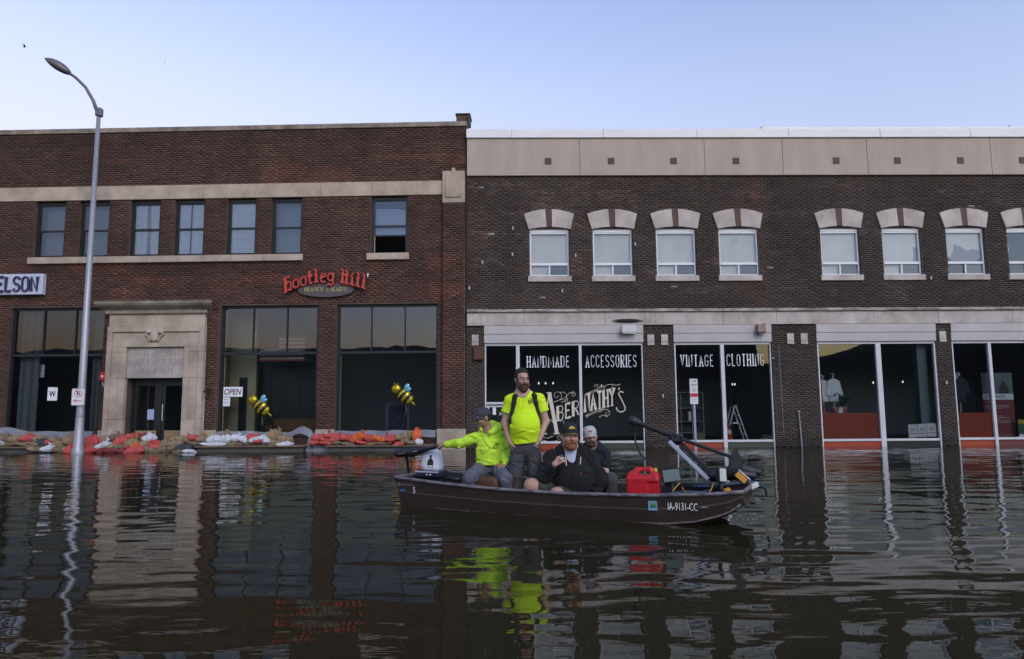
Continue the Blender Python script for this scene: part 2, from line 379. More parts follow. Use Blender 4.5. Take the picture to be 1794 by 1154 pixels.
# ------------------------------------------------------------------ brick walls
def brickwork(name, mat, parent, rects, holes, ch, bl, joint, colour, w=0.0, dep=.02, proud=.007, seed=1):
    """running-bond bricks over rects minus holes; each brick a small block standing proud of the mortar"""
    rg = np.random.default_rng(seed); out = []
    for (u0, u1, z0, z1) in rects:
        n0 = math.ceil(z0/ch-.01); n1 = int(math.floor(z1/ch+.01))
        for r in range(n0, n1):
            za, zb = r*ch+joint/2, (r+1)*ch-joint/2
            iv = [(u0, u1)]
            for (a, b, c, d) in holes:
                if zb > c+.012 and za < d-.012:
                    nv = []
                    for (p, q) in iv:
                        if b <= p or a >= q: nv.append((p, q)); continue
                        if a > p: nv.append((p, a))
                        if b < q: nv.append((b, q))
                    iv = nv
            off = (r % 2)*bl/2
            for (p, q) in iv:
                k = math.floor((p-off)/bl)
                while k*bl+off < q:
                    a, b = max(p, k*bl+off+joint/2), min(q, (k+1)*bl+off-joint/2)
                    if b-a > .03: out.append((a, b, za, zb))
                    k += 1
    B = np.array(out); n = len(B); pr = w-proud*.0-rg.uniform(0, .0035, n); back = np.full(n, w+dep)
    a, b, c, d = B.T
    v = np.stack([np.stack([a, pr, c], 1), np.stack([b, pr, c], 1), np.stack([b, pr, d], 1), np.stack([a, pr, d], 1),
                  np.stack([a, back, c], 1), np.stack([b, back, c], 1), np.stack([b, back, d], 1), np.stack([a, back, d], 1)], 1).reshape(-1, 3)
    q = np.array([(0, 1, 2, 3), (1, 5, 6, 2), (4, 0, 3, 7), (3, 2, 6, 7), (4, 5, 1, 0)])
    q = (np.arange(n)[:, None, None]*8+q[None]).reshape(-1, 4)
    col = colour((a+b)/2, (c+d)/2, rg)
    o = link(name, np_mesh(name, v, q, mat, smooth=False, col=np.repeat(col, 8, 0)), parent)
    tag(o, kind='stuff'); return o

def wall_with_holes(name, mat, parent, u0, u1, z0, z1, holes, w=.008, reveal=.28):
    us = sorted({u0, u1, *[min(max(h[0], u0), u1) for h in holes], *[min(max(h[1], u0), u1) for h in holes]})
    zs = sorted({z0, z1, *[min(max(h[2], z0), z1) for h in holes], *[min(max(h[3], z0), z1) for h in holes]})
    mb = MB()
    for i in range(len(us)-1):
        for j in range(len(zs)-1):
            uc, zc = (us[i]+us[i+1])/2, (zs[j]+zs[j+1])/2
            if any(h[0] < uc < h[1] and h[2] < zc < h[3] for h in holes): continue
            mb.quad((us[i], w, zs[j]), (us[i+1], w, zs[j]), (us[i+1], w, zs[j+1]), (us[i], w, zs[j+1]))
            mb.quad((us[i], reveal, zs[j]), (us[i], reveal, zs[j+1]), (us[i+1], reveal, zs[j+1]), (us[i+1], reveal, zs[j]))
    for (a, b, c, d) in holes:
        mb.quad((a, w, c), (a, w, d), (a, reveal, d), (a, reveal, c)); mb.quad((b, w, c), (b, reveal, c), (b, reveal, d), (b, w, d))
        mb.quad((a, w, d), (b, w, d), (b, reveal, d), (a, reveal, d)); mb.quad((a, w, c), (a, reveal, c), (b, reveal, c), (b, w, c))
    return mb.build(name, mat, parent)

# ------------------------------------------------------------------ LEFT BUILDING
LB = empty('brick_building', (0, 20.7, 0), math.atan(-.0312607), 'red-brown brick commercial building with black-framed windows and carved limestone doorway', 'building')
UPW = [(-15.13, -14.167), (-13.705, -12.746), (-12.065, -11.102), (-10.635, -9.676), (-8.956, -8.02), (-7.539, -6.562), (-4.383, -3.236)]
STO = [(-15.70, -12.70), (-9.04, -5.98), (-5.40, -2.27)]
WZ0, WZ1 = 5.99, 7.81
SZ0, SZ1 = .34, 4.40
holesL = [(a, b, WZ0, WZ1) for a, b in UPW]+[(a, b, SZ0, SZ1) for a, b in STO]+[(-11.87, -10.06, -.5, 2.2)]
U0 = -19.6
wall_with_holes('wall', m_mortarL, LB, U0, -1.40, -.6, 10.03, holesL)
trimL = [(U0, -2.13, 7.825, 8.275), (-15.245, -6.50, 5.785, 5.99), (-4.495, -3.172, 5.775, 5.99), (-12.46, -9.45, -.6, 4.2), (-12.60, -9.30, 4.1, 4.54),
         (-12.70, -12.40, -.6, .62), (-9.46, -9.04, -.6, .62), (-5.98, -5.40, -.6, .62), (-2.27, -1.40, -.6, .6), (-2.13, -1.45, -.6, 8.6), (U0, -15.70, -.6, .62)]
def colL(u, z, rg):
    base = np.array([.092, .046, .034]); n = len(u)
    t = vnoise(u*.8, z*1.1, 3)*.6+vnoise(u*2.3, z*3, 4)*.4
    c = base*(0.62+.75*t[:, None])*(1+rg.normal(0, .13, n)).clip(.5, 1.6)[:, None]
    warm = ((vnoise(u*.55+8, z*1.3, 9) > .70) & (z > 8.3) & (z < 9.2)) | ((vnoise(u*.9+2, z*2.3, 19) > .72) & (z > 4.5) & (z < 6))
    c[warm] *= np.array([1.55, 1.30, 1.22])
    c *= np.where(rg.random(n) < .1, .72, 1.0)[:, None]
    streak = vnoise(u*2.6+5, z*.35, 41)*.6+vnoise(u*7, z*.6, 42)*.4; c *= (.72+.5*streak)[:, None]
    damp = (z > 9.6) | ((z > 5.35) & (z < 5.78) & (u < -6.4)); c[damp] *= (.62+.35*vnoise(u*3, z*2, 43)[damp])[:, None]
    low = (z < 5.8); c[low] *= np.array([1.14, 1.0, .98])
    return c
brickwork('brickwork', m_brickL, LB, [(U0, -1.405, -.2, 10.04)], holesL+trimL, .0695, .2135, .013, colL, seed=2)
# corner pilaster
MB().box(-2.128, -1.452, -.092, .005, .6, 7.535).build('pilaster', m_mortarL, LB)
brickwork('pilaster_brickwork', m_brickL, LB, [(-2.128, -1.452, .62, 7.53)], [], .0695, .2135, .014, lambda u, z, rg: colL(u, z, rg)*1.06, w=-.10, dep=.012, seed=4)
p = MB(); p.box(-2.14, -1.44, -.125, .004, 7.535, 8.56); p.prism([(-2.04, 7.70), (-1.54, 7.70), (-1.54, 8.38), (-1.62, 8.50), (-1.96, 8.50), (-2.04, 8.38)], -.160, -.125); p.box(-1.85, -1.73, -.17, -.126, 8.45, 8.64)
p.build('pilaster_capital', m_lime, LB, bevel=.015)
p = MB().tube([(-1.455, -.03, .6), (-1.452, -.03, 4), (-1.46, -.03, 7.5)], .006, 5); p.build('wire', M('cable_tan', (.35, .26, .2), .8), LB)
# coping stones, belt course, sills, plinth stones
xs = [U0, -18.2, -16.95, -15.7, -14.55, -13.3, -12.05, -10.85, -9.6, -8.35, -7.25, -6.05, -4.9, -3.65, -2.45, -1.37]
for a, b in zip(xs, xs[1:]): box('coping_stone', m_limed, a+.004, b-.004, -.05, .42, 10.04, 10.20, LB, .012)
xs = [U0, -17.9, -15.8, -13.4, -11.6, -9.75, -8.05, -6.0, -4.35, -2.95, -2.142]
for a, b in zip(xs, xs[1:]): box('belt_stone', m_lime, a+.003, b-.003, -.045, .02, 7.825, 8.275, LB, .008)
xs = [-15.245, -13.95, -12.98, -11.42, -10.1, -8.75, -7.75, -6.50]
for a, b in zip(xs, xs[1:]): box('sill_stone', m_lime, a+.003, b-.003, -.09, .10, 5.785, 5.99, LB, .01)
box('sill_stone', m_lime, -4.495, -3.172, -.09, .10, 5.775, 5.985, LB, .01)
for a, b in ((U0, -15.70), (-12.70, -12.47), (-9.44, -9.04), (-5.98, -5.40), (-2.27, -1.405)):
    box('plinth_stone', m_lime, a, b, -.14 if a > -3 else -.03, .02, -.5, .61, LB, .01)
# roof, sides and interior of the left building
p = MB(); p.quad((U0, .3, 9.4), (-1.405, .3, 9.4), (-1.405, 14, 9.4), (U0, 14, 9.4)); p.build('roof', m_roof, LB)
p = MB(); p.box(U0-.25, U0, .0, 14, -.6, 10.03); p.box(-1.62, -1.39, .012, 14, -.6, 10.03); p.box(U0, -1.62, 13.7, 14, -.6, 10.03); p.box(U0, -1.62, .29, .4, 9.2, 10.03)
p.build('side_wall', m_mortarL, LB)
p = MB(); p.box(-1.72, -1.30, .0, .55, 10.2, 10.42); p.box(-1.75, -1.27, -.04, .6, 10.42, 10.47); p.build('parapet_block', m_brownp, LB, bevel=.02)
p = MB(); p.tube([(-1.33, -.06, 10.4), (-1.32, -.06, 10.05), (-1.34, -.05, 9.95)], .035, 6); p.build('downpipe', m_blackf, LB)
rm = MB()
rm.quad((U0, .28, .18), (-1.62, .28, .18), (-1.62, 6.5, .18), (U0, 6.5, .18), 1)
rm.quad((U0, .28, 4.62), (U0, 6.5, 4.62), (-1.62, 6.5, 4.62), (-1.62, .28, 4.62), 2)
rm.quad((U0, 6.5, .18), (-1.62, 6.5, .18), (-1.62, 6.5, 4.62), (U0, 6.5, 4.62), 0)
for u in (-12.3, -9.25): rm.box(u-.04, u+.04, .3, 6.5, .18, 4.62, 3 if u > -10 else 0)
rm.quad((U0, .28, 5.0), (-1.62, .28, 5.0), (-1.62, 3.5, 5.0), (U0, 3.5, 5.0), 1)
rm.quad((U0, .28, 8.6), (U0, 3.5, 8.6), (-1.62, 3.5, 8.6), (-1.62, .28, 8.6), 2)
rm.quad((U0, 3.5, 5.0), (-1.62, 3.5, 5.0), (-1.62, 3.5, 8.6), (U0, 3.5, 8.6), 0)
rm.build('interior', [m_dark, m_darkfloor, m_ceil, m_cream], LB)
p = MB(); p.box(-9.2, -8.35, 1.2, 1.35, .18, 4.6); p.build('cream_partition', m_cream, LB)
p = MB(); p.box(-8.85, -8.62, 1.1, 1.199, .18, 2.25); p.build('inner_door', m_blackf, LB)
p = MB(); p.box(-8.30, -6.1, 1.6, 2.4, .18, 2.75); p.box(-8.05, -7.99, 1.58, 1.6, .3, 2.7); p.box(-7.1, -7.04, 1.58, 1.6, .3, 2.7); p.build('dark_cabinet', M('cabinet_black', (.012, .012, .012), .5), LB)
p = MB(); p.box(-5.36, -5.30, .24, .30, .35, 4.38); p.build('inner_jamb', m_cream, LB)
p = MB(); p.box(-9.00, -8.93, .24, .30, .35, 4.38); p.build('inner_jamb', m_cream, LB)

# upper windows
def upper_window(i, u0, u1):
    w = u1-u0; fo = MB(); d0, d1 = .10, .20; t = .055
    fo.box(0, t, d0, d1, WZ0, WZ1); fo.box(w-t, w, d0, d1, WZ0, WZ1); fo.box(t, w-t, d0, d1, WZ1-.09, WZ1); fo.box(t, w-t, d0, d1, WZ0, WZ0+.05)
    f = fo.build('window', m_blackf, LB, loc=(u0, 0, 0))
    zm = 6.885
    s = MB(); s.box(t, w-t, .12, .17, zm-.03, zm+.025)
    for a in (t, w-t-.03): s.box(a, a+.03, .125, .165, WZ0+.05, WZ1-.09)
    s.box(t+.03, w-t-.03, .125, .165, WZ1-.13, WZ1-.09)
    open_ = (i == 6)
    zl = 6.56 if open_ else WZ0+.05
    s.box(t+.03, w-t-.03, .15, .19, zl, zl+.05)
    s.build('sash', m_blackf, f)
    a, b = t+.03, w-t-.03
    MB().quad((a, .145, zm+.025), (b, .145, zm+.025), (b, .145, WZ1-.13), (a, .145, WZ1-.13)).build('pane', g_upper, f)
    MB().quad((a, .17, zl+.05), (b, .17, zl+.05), (b, .17, zm-.03), (a, .17, zm-.03)).build('pane', g_upper, f)
    if i in (2, 3, 4):
        bl = MB()
        for k in range(46):
            z = WZ0+.06+k*.0365; dz = .015
            if i == 3:
                for (p_, q_) in ((a, a+.33), (a+.40, b)): bl.quad((p_, .186, z-dz), (q_, .186, z-dz), (q_, .196, z+dz), (p_, .196, z+dz))
            else: bl.quad((a, .186, z-dz), (b, .186, z-dz), (b, .196, z+dz), (a, .196, z+dz))
        for q_ in (.2, .42, .62):
            if q_ < b: bl.box(q_, q_+.012, .181, .184, WZ0+.06, WZ1-.13)
        bl.build('venetian_blind', m_blind, f)
    elif i in (0, 1, 5):
        MB().quad((a, .40, WZ0+.05), (b, .40, WZ0+.05), (b, .40, WZ1-.1), (a, .40, WZ1-.1)).build('roller_shade', M('grey_shade', (.22, .24, .28), .9), f)
    else:
        MB().quad((a, .30, 6.6), (b, .30, 6.6), (b, .30, 7.45), (a, .30, 7.45)).build('roller_shade', M('pale_shade', (.40, .45, .55), .9), f)
        MB().box(a, b-.25, .29, .31, 7.46, 7.475).build('shade_rail', m_white, f)
        MB().box(a-.01, a+.015, .13, .15, WZ0+.05, 6.56).build('bright_stop', m_cream, f)
for i, (a, b) in enumerate(UPW): upper_window(i, a, b)

# storefront windows
def storefront(u0, u1, mulls, zt=2.955):
    f = MB(); d0, d1 = .12, .24
    f.box(u0, u0+.07, d0, d1, SZ0, SZ1); f.box(u1-.07, u1, d0, d1, SZ0, SZ1); f.box(u0+.07, u1-.07, d0, d1, SZ1-.07, SZ1); f.box(u0+.07, u1-.07, d0, d1, SZ0, SZ0+.07)
    fo = f.build('shop_window', m_blackf, LB)
    MB().box(u0+.07, u1-.07, d0-.01, d1-.01, zt-.045, zt+.03).build('transom_bar', m_blackf, fo)
    for m_ in mulls: MB().box(m_-.018, m_+.018, d0+.01, d1-.02, zt+.03, SZ1-.07).build('mullion', m_blackf, fo)
    e = [u0+.07, *mulls, u1-.07]
    for a, b in zip(e, e[1:]):
        MB().quad((a, .175, zt), (b, .175, zt), (b, .175, SZ1-.06), (a, .175, SZ1-.06)).build('pane', glass('transom_glass', 1.8, (.66, .70, .70), wav=.04, refl=(.82, .82, 1)), fo)
    MB().quad((u0+.06, .18, SZ0+.06), (u1-.06, .18, SZ0+.06), (u1-.06, .18, zt-.02), (u0+.06, .18, zt-.02)).build('pane', g_store, fo)
    return fo
storefront(*STO[0], (-14.71, -13.69)); storefront(*STO[1], (-8.05, -6.99)); storefront(*STO[2], (-4.35, -3.31))
# curtains of the first shop window
for (a, b) in ((-15.6, -14.95), (-13.25, -12.8)):
    c = MB(); n = 26
    pts = [(a+(b-a)*k/n, .42+.035*math.sin(k*1.9)+.01*math.sin(k*5)) for k in range(n+1)]
    for k in range(n): c.quad((*pts[k], .4), (*pts[k+1], .4), (*pts[k+1], 4.3), (*pts[k], 4.3))
    c.build('curtain', M('sheer_curtain', (.20, .22, .24), .95), LB, smooth=True)

# doorway of carved limestone
DS = empty('door_surround', parent=LB)
def ds(name, mb, mat=m_lime, bev=.01): return mb.build(name, mat, DS, bevel=bev)
zj = [-.5, .95, 2.2, 3.0]
for (a, b) in ((-12.47, -11.875), (-10.055, -9.44)):
    for z0, z1 in zip(zj, zj[1:]):
        m_ = MB(); out = a if a < -11 else b
        m_.box(a, b, -.13, .26, z0+.002, z1-.002)
        if a < -11: m_.box(a, a+.15, -.19, -.131, z0+.002, z1-.002); m_.box(b-.17, b, -.165, -.131, z0+.002, z1-.002)
        else: m_.box(b-.15, b, -.19, -.131, z0+.002, z1-.002); m_.box(a, a+.17, -.165, -.131, z0+.002, z1-.002)
        ds('jamb_stone', m_)
m_ = MB(); m_.box(-12.47, -9.44, -.13, .26, 3.152, 3.76); m_.box(-12.47, -11.875, -.131, .25, 3.0, 3.152); m_.box(-10.055, -9.44, -.131, .25, 3.0, 3.152)
m_.box(-12.47, -9.44, -.19, -.132, 3.62, 3.76); m_.box(-12.47, -12.32, -.19, -.132, 3.0, 3.62); m_.box(-9.59, -9.44, -.19, -.132, 3.0, 3.62)
m_.box(-12.04, -9.90, -.165, -.132, 3.152, 3.285); m_.box(-12.04, -11.87, -.165, -.133, 3.0, 3.152); m_.box(-10.06, -9.90, -.165, -.133, 3.0, 3.152)
ds('lintel_stone', m_)
for a, b in ((-12.45, -11.0), (-10.995, -9.455)): ds('frieze_stone', MB().box(a, b, -.15, .02, 3.763, 4.14), m_lime)
prof = [(.02, 4.14), (-.20, 4.14), (-.20, 4.17), (-.24, 4.24), (-.24, 4.27), (-.30, 4.30), (-.42, 4.38), (-.46, 4.44), (-.46, 4.50), (-.48, 4.53), (.02, 4.55)]
m_ = MB()
for k, (y, z) in enumerate(prof):
    e = .04+max(0, -y-.15)*.9 if y < 0 else .04
    m_.v += [(-12.46-e, y, z), (-9.45+e, y, z)]
n = len(prof)
for k in range(n-1): m_.f.append([2*k, 2*k+1, 2*k+3, 2*k+2][::-1]); m_.m.append(0)
m_.f.append([2*k for k in range(n)]); m_.m.append(0); m_.f.append([2*k+1 for k in range(n)][::-1]); m_.m.append(0)
ds('cornice', m_, m_limed, 0)
m_ = MB()
for k in range(36): u = -12.53+k*.0885; m_.box(u, u+.055, -.235, -.19, 4.165, 4.245)
tag(ds('dentil_row', m_, m_lime, 0), kind='stuff')
m_ = MB()
m_.lathe([(.0, .16), (.05, .155), (.10, .12), (.125, .06), (.13, 0), (.13, -.02)], 14, axis='y'); m_.v = [(-10.99+x, -.19-y*.5, 3.48+z*1.35) for x, y, z in m_.v]
for s in (-1, 1):
    k0 = len(m_.v); m_.tube([(-10.99+s*.10, -.19, 3.60), (-10.99+s*.22, -.19, 3.62), (-10.99+s*.27, -.19, 3.55), (-10.99+s*.19, -.185, 3.48), (-10.99+s*.12, -.18, 3.36), (-10.99+s*.2, -.18, 3.30)], [.045, .05, .035, .03, .035, .02], 7)
ds('cartouche', m_, m_lime, 0)
ds('inscription_panel', MB().box(-11.873, -10.057, -.06, .1, 2.202, 3.15), M('limestone_panel', (.44, .39, .36), .85, noise=(1.5, .3, (.30, .265, .25)), bump=(35, .25)))
lt = MB()
lettering('N O NELSON', -11.62, -10.26, 2.865, 3.045, -.06, .014, .003, serif=.016, mb=lt, gap=.2)
lettering('MANUFACTURING', -11.84, -10.08, 2.59, 2.79, -.06, .014, .003, serif=.016, mb=lt, gap=.2)
lettering('COMPANY', -11.51, -10.40, 2.32, 2.52, -.06, .014, .003, serif=.016, mb=lt, gap=.2)
lt.build('inscription', m_groove_dirtshade, DS)
# door
DR = empty('door', parent=LB)
m_ = MB(); m_.box(-11.87, -11.80, .27, .35, -.4, 2.2); m_.box(-10.13, -10.06, .27, .35, -.4, 2.2); m_.box(-11.80, -10.13, .27, .35, 2.1, 2.2); m_.box(-11.02, -10.92, .27, .35, -.4, 2.1)
m_.build('frame', m_blackf, DR)
for a, b in ((-11.80, -11.02), (-10.92, -10.13)):
    q = MB(); q.box(a+.01, a+.12, .285, .33, 0, 2.09); q.box(b-.12, b-.01, .285, .33, 0, 2.09); q.box(a+.12, b-.12, .285, .33, 1.98, 2.09); q.box(a+.12, b-.12, .285, .33, 0, .45)
    q.build('leaf', m_blackf, DR); MB().quad((a+.12, .31, .45), (b-.12, .31, .45), (b-.12, .31, 1.98), (a+.12, .31, 1.98)).build('pane', g_store, DR)
MB().tube([(-10.86, .26, .9), (-10.86, .24, 1.0), (-10.86, .24, 1.3), (-10.86, .26, 1.4)], .015, 6).build('handle', m_whitef, DR)
q = MB(); q.box(-11.36, -11.12, .300, .304, .93, 1.25); q.build('notice', M('blue_paper', (.35, .40, .62), .8), DR)

# ------------------------------------------------------------------ RIGHT BUILDING
RB = empty('brick_building', (0, 20.7, 0), math.atan(.0133063), 'dark brown brick commercial building with pale arched lintels and white-framed shopfronts', 'building')
RU0, RU1 = -1.375, 18.6
RW = [(.563, 1.782), (2.525, 3.746), (4.491, 5.72), (6.443, 7.671), (9.622, 10.828), (11.561, 12.76), (13.566, 14.768), (15.487, 16.69)]
BAYS = [(-.835, 3.985), (4.945, 7.915), (9.335, 12.985), (13.49, 17.6)]
holesR = [(a, b, 5.215, 6.70) for a, b in RW]+[(a, b, -.45, 3.20) for a, b in BAYS]
wall_with_holes('wall', m_mortarR, RB, RU0, RU1, -.6, 9.0, holesR)
trimR = [(RU0, RU1, 3.67, 4.17)]+[(a-.06, b+.06, 5.03, 5.215) for a, b in RW]+[(RU0, RU1, 8.40, 9.6)]+[(a, b, 3.15, 3.68) for a, b in BAYS]
def colR(u, z, rg):
    n = len(u); base = np.array([.064, .042, .033])
    t = vnoise(u*.6+3, z*.9, 31)*.55+vnoise(u*2.1, z*3.1, 32)*.45
    c = base*(.55+.9*t[:, None])*(1+rg.normal(0, .16, n)).clip(.4, 1.8)[:, None]
    red = rg.random(n) < .22; c[red] *= np.array([1.35, 1.0, .92])
    pur = rg.random(n) < .06; c[pur] *= np.array([1.3, 1.25, 1.3])
    right = u > 8.0; c[right] *= np.array([.80, .84, .86])
    pale = rg.random(n) < .0012; c[pale] = np.array([.3, .29, .31])
    streak = vnoise(u*2.2+5, z*.3, 51)*.6+vnoise(u*6, z*.5, 52)*.4; c *= (.70+.58*streak)[:, None]
    chalk = (vnoise(u*1.1, z*3.2, 53) > .74) & (z > 4.3) & (rg.random(n) < .5); c[chalk] = c[chalk]*1.5+.012
    wet = z < .22+.03*np.sin(u*3); c[wet] *= .5
    c *= .9
    redd = (u < 8.0) & (u > 7.0) & (z > 4.2); c[redd] *= np.array([1.25, 1.05, 1.0])
    return c
brickwork('brickwork', m_brickR, RB, [(RU0+.004, RU1, -.2, 8.41)], holesR+trimR, .0645, .208, .0125, colR, seed=8)
box('expansion_joint', m_blackf, 7.985, 8.0, -.006, .004, 4.18, 8.40, RB)
# stucco parapet and white cap
xs = [RU0, 2.155, 6.08, 8.54, 11.224, 15.157, RU1]
for a, b in zip(xs, xs[1:]): box('stucco_panel', m_stucco, a+.006, b-.006, -.07, .25, 8.388, 9.59, RB, .006)
box('parapet_core', m_dark, RU0, RU1, -.05, .24, 8.42, 9.58, RB)
xs = [RU0-.02, .02, 2.9, 5.85, 8.75, 11.65, 14.52, RU1]
for a, b in zip(xs, xs[1:]):
    q = MB(); q.box(a+.004, b-.004, -.13, .30, 9.592, 9.80); q.box(a+.004, b-.004, -.115, .30, 9.80, 9.885)
    q.build('cap_flashing', m_capw, RB, bevel=.008)
q = MB(); q.box(7.98, RU1, -.06, .32, 9.886, 9.955); q.box(7.95, 8.10, -.08, .30, 9.887, 10.0); q.build('raised_cap', m_capw, RB)
for u in (1.164, 3.138, 5.098, 7.064, 10.228, 12.169, 14.17, 16.138): box('tile_accent', m_brownp, u-.105, u+.105, -.085, -.06, 8.74, 8.95, RB, .006)
# windows with arched stone heads
def arcz(t, zend, zmid): return zend+(zmid-zend)*(1-(2*t-1)**2)
def arched_window(i, u0, u1):
    w = u1-u0; c = (u0+u1)/2
    f = MB(); t = .05; d0, d1 = .07, .16; z0, z1 = 5.215, 6.60
    f.box(u0, u0+t, d0, d1, z0, z1); f.box(u1-t, u1, d0, d1, z0, z1); f.box(u0+t, u1-t, d0, d1, z1-.05, z1); f.box(u0+t, u1-t, d0, d1, z0, z0+.045); f.box(u0+t, u1-t, d0-.01, d1, 5.555, 5.635)
    f.box(c-.028, c+.022, d0+.005, d1, z0+.045, 5.555)
    fo = f.build('window', m_vinyl, RB, bevel=.006)
    n = 12; top = [(u0+w*k/n, arcz(k/n, 6.675, 6.755)) for k in range(n+1)]
    MB().prism([(u0, z1+.002), (u1, z1+.002)]+top[::-1], .06, .16).build('head_panel', m_vinyl, fo)
    g = g_right
    MB().quad((u0+t, .12, 5.635), (u1-t, .12, 5.635), (u1-t, .12, z1-.05), (u0+t, .12, z1-.05)).build('pane', g, fo)
    MB().quad((u0+t, .125, z0+.045), (c-.028, .125, z0+.045), (c-.028, .125, 5.555), (u0+t, .125, 5.555)).build('pane', g, fo)
    MB().quad((c+.022, .12, z0+.045), (u1-t, .12, z0+.045), (u1-t, .12, 5.555), (c+.022, .12, 5.555)).build('pane', g, fo)
    MB().box(c+.022, u1-t, .13, .14, z0+.045, 5.555).build('insect_screen', M('screen', (.12, .125, .13), .9), fo)
    a, b, y = u0+.03, u1-.03, .19
    if i < 6:
        MB().quad((a, y, 5.25), (b, y, 5.25), (b, y, 6.6), (a, y, 6.6)).build('roller_shade', m_shade, fo)
        if i == 5:
            MB().prism([(b-.14, 5.66), (b-.002, 5.66), (b-.002, 6.15), (b-.06, 6.1), (b-.13, 6.12), (b-.10, 5.95)], y-.012, y-.01).build('torn_piece', M('shade_grey', (.30, .30, .31), .9), fo)
    elif i == 6:
        MB().prism([(a, 6.6), (a, 5.80), (a+.16, 5.80), (a+.2, 5.72), (a+.32, 5.74), (a+.30, 5.64), (b-.30, 5.64), (b-.26, 5.78), (b, 5.78), (b, 6.6)][::-1], y, y+.004).build('torn_shade', m_shade, fo)
        MB().prism([(a+.22, 5.64), (b-.24, 5.64), (b-.05, 5.75), (b-.02, 5.98), (b-.2, 6.06), (b-.42, 6.0), (b-.62, 6.14), (b-.82, 6.2), (b-.86, 5.98), (a+.2, 5.82)], y-.006, y-.003).build('torn_piece', M('shade_grey', (.30, .30, .31), .9), fo)
    else:
        MB().prism([(a, 6.42), (a+.12, 6.25), (a+.15, 6.0), (a+.03, 5.9), (a, 5.95)], y, y+.004).build('torn_piece', m_shade, fo)
    box('sill_stone', m_trimstone, u0-.06, u1+.06, -.055, .08, 5.035, 5.215, RB, .01)
    # voussoirs and keystone
    bl, br, tl, tr = u0-.03, u1+.06, u0-.167, u1+.16
    def stone(t0, t1, nm, mt, y0=-.05):
        n = 8; lo = []; hi = []
        for k in range(n+1):
            t = t0+(t1-t0)*k/n
            lo.append((bl+(br-bl)*t, arcz(t, 6.68, 6.755))); hi.append((tl+(tr-tl)*t, arcz(t, 7.165, 7.315)))
        MB().prism(lo+hi[::-1], y0, .02).build(nm, mt, RB)
    stone(0, .425, 'arch_stone', m_trimstone); stone(.56, 1, 'arch_stone', m_trimstone); stone(.428, .557, 'keystone', m_brownp, -.04)
for i, (a, b) in enumerate(RW): arched_window(i, a, b)
# stone band above the shopfronts
xs = [RU0, -.95, .37, 2.84, 4.05, 6.46, 8.11, 9.2, 11.1, 13.1, 15.4, RU1]
for a, b in zip(xs, xs[1:]): box('band_stone', m_trimstone, a+.003, b-.003, -.06, .02, 3.685, 4.085, RB, .006)
xs = [RU0, .37, 2.0, 4.05, 6.46, 8.11, 10.2, 12.4, 15.4, RU1]
for a, b in zip(xs, xs[1:]): box('band_moulding', m_bandtop, a+.003, b-.003, -.13, .02, 4.087, 4.175, RB, .012)
st = MB()
for (u, z) in ((-1.2, 4.03), (-1.2, 3.75), (-.42, 3.93), (1.05, 3.92), (2.95, 3.9), (4.22, 3.98), (4.38, 4.02), (4.38, 3.95), (4.2, 3.8), (4.38, 3.78), (6.95, 3.9)): st.box(u-.012, u+.012, -.064, -.06, z-.014, z+.014)
tag(st.build('anchor_bolt_row', m_blackf, RB), kind='stuff')
for (a, b) in BAYS:
    q = MB(); q.box(a-.02, b+.02, -.05, .3, 3.45, 3.683); q.build('fascia_board', m_fascia, RB, bevel=.01)
    q = MB(); q.box(a-.02, b+.02, -.035, .3, 3.175, 3.448); q.build('fascia_board', M('fascia_lower', (.47, .44, .445), .6, noise=(1.1, .12)), RB, bevel=.01)
for (u, z0) in ((-1.12, 3.11), (4.233, 3.09), (4.653, 3.09), (8.52, 3.10), (8.94, 3.10), (13.22, 3.14)):
    box('accent_block', m_trimstone, u-.105, u+.105, -.03, .0, z0+.115, z0+.33, RB, .006); box('accent_block', m_trimstone, u-.107, u+.107, -.032, .0, z0, z0+.108, RB, .006)
box('rusty_box', M('rust_plate', (.13, .055, .04), .85, noise=(8, .5)), -1.17, -.87, -.12, 0, 2.665, 3.065, RB, .02)
# flood stain at the foot of the piers
# shopfront frames and glass
m_orange = M('orange_red_panel', (.34, .040, .008), .45, noise=(1.5, .12)); m_greenp = M('dark_green_panel', (.035, .05, .03), .5)
def shopfront(a, b, posts, spandrel, sill=.145, glz=g_store):
    fo = empty('shop_window', parent=RB); d0, d1 = .03, .15
    MB().box(a, b, d0, d1, 3.10, 3.173).build('head_bar', m_whitef, fo, bevel=.006)
    for (p0, p1) in posts: MB().box(p0, p1, d0-.012, d1, -.5, 3.10).build('post', m_whitef, fo, bevel=.006)
    for k, ((p0, p1), (q0, q1)) in enumerate(zip(posts, posts[1:])):
        MB().box(p1, q0, d0, d1, sill, sill+.07).build('sill_bar', m_whitef, fo, bevel=.006)
        MB().quad((p1, .08, sill+.07), (q0, .08, sill+.07), (q0, .08, 3.10), (p1, .08, 3.10)).build('pane', glz, fo)
        if spandrel[k]: MB().box(p1, q0, .07, .12, -.5, sill).build('spandrel_panel', spandrel[k], fo)
    return fo
m_spblk = M('black_spandrel', (.02, .022, .022), .25)
S1 = shopfront(-.835, 3.985, [(-.835, -.79), (.116, .228), (2.03, 2.115), (3.945, 3.985)], [m_spblk, m_orange, m_greenp])
S2 = shopfront(4.945, 7.915, [(4.945, 4.99), (6.362, 6.475), (7.875, 7.915)], [m_orange, m_greenp], .15)
S3 = shopfront(9.335, 12.985, [(9.335, 9.385), (11.143, 11.30), (12.935, 12.985)], [m_orange, m_spblk], .15)
S4 = shopfront(13.49, 17.6, [(13.49, 13.54), (14.62, 14.715), (17.55, 17.6)], [m_orange, M('maroon_panel', (.12, .02, .02), .5)], .165)
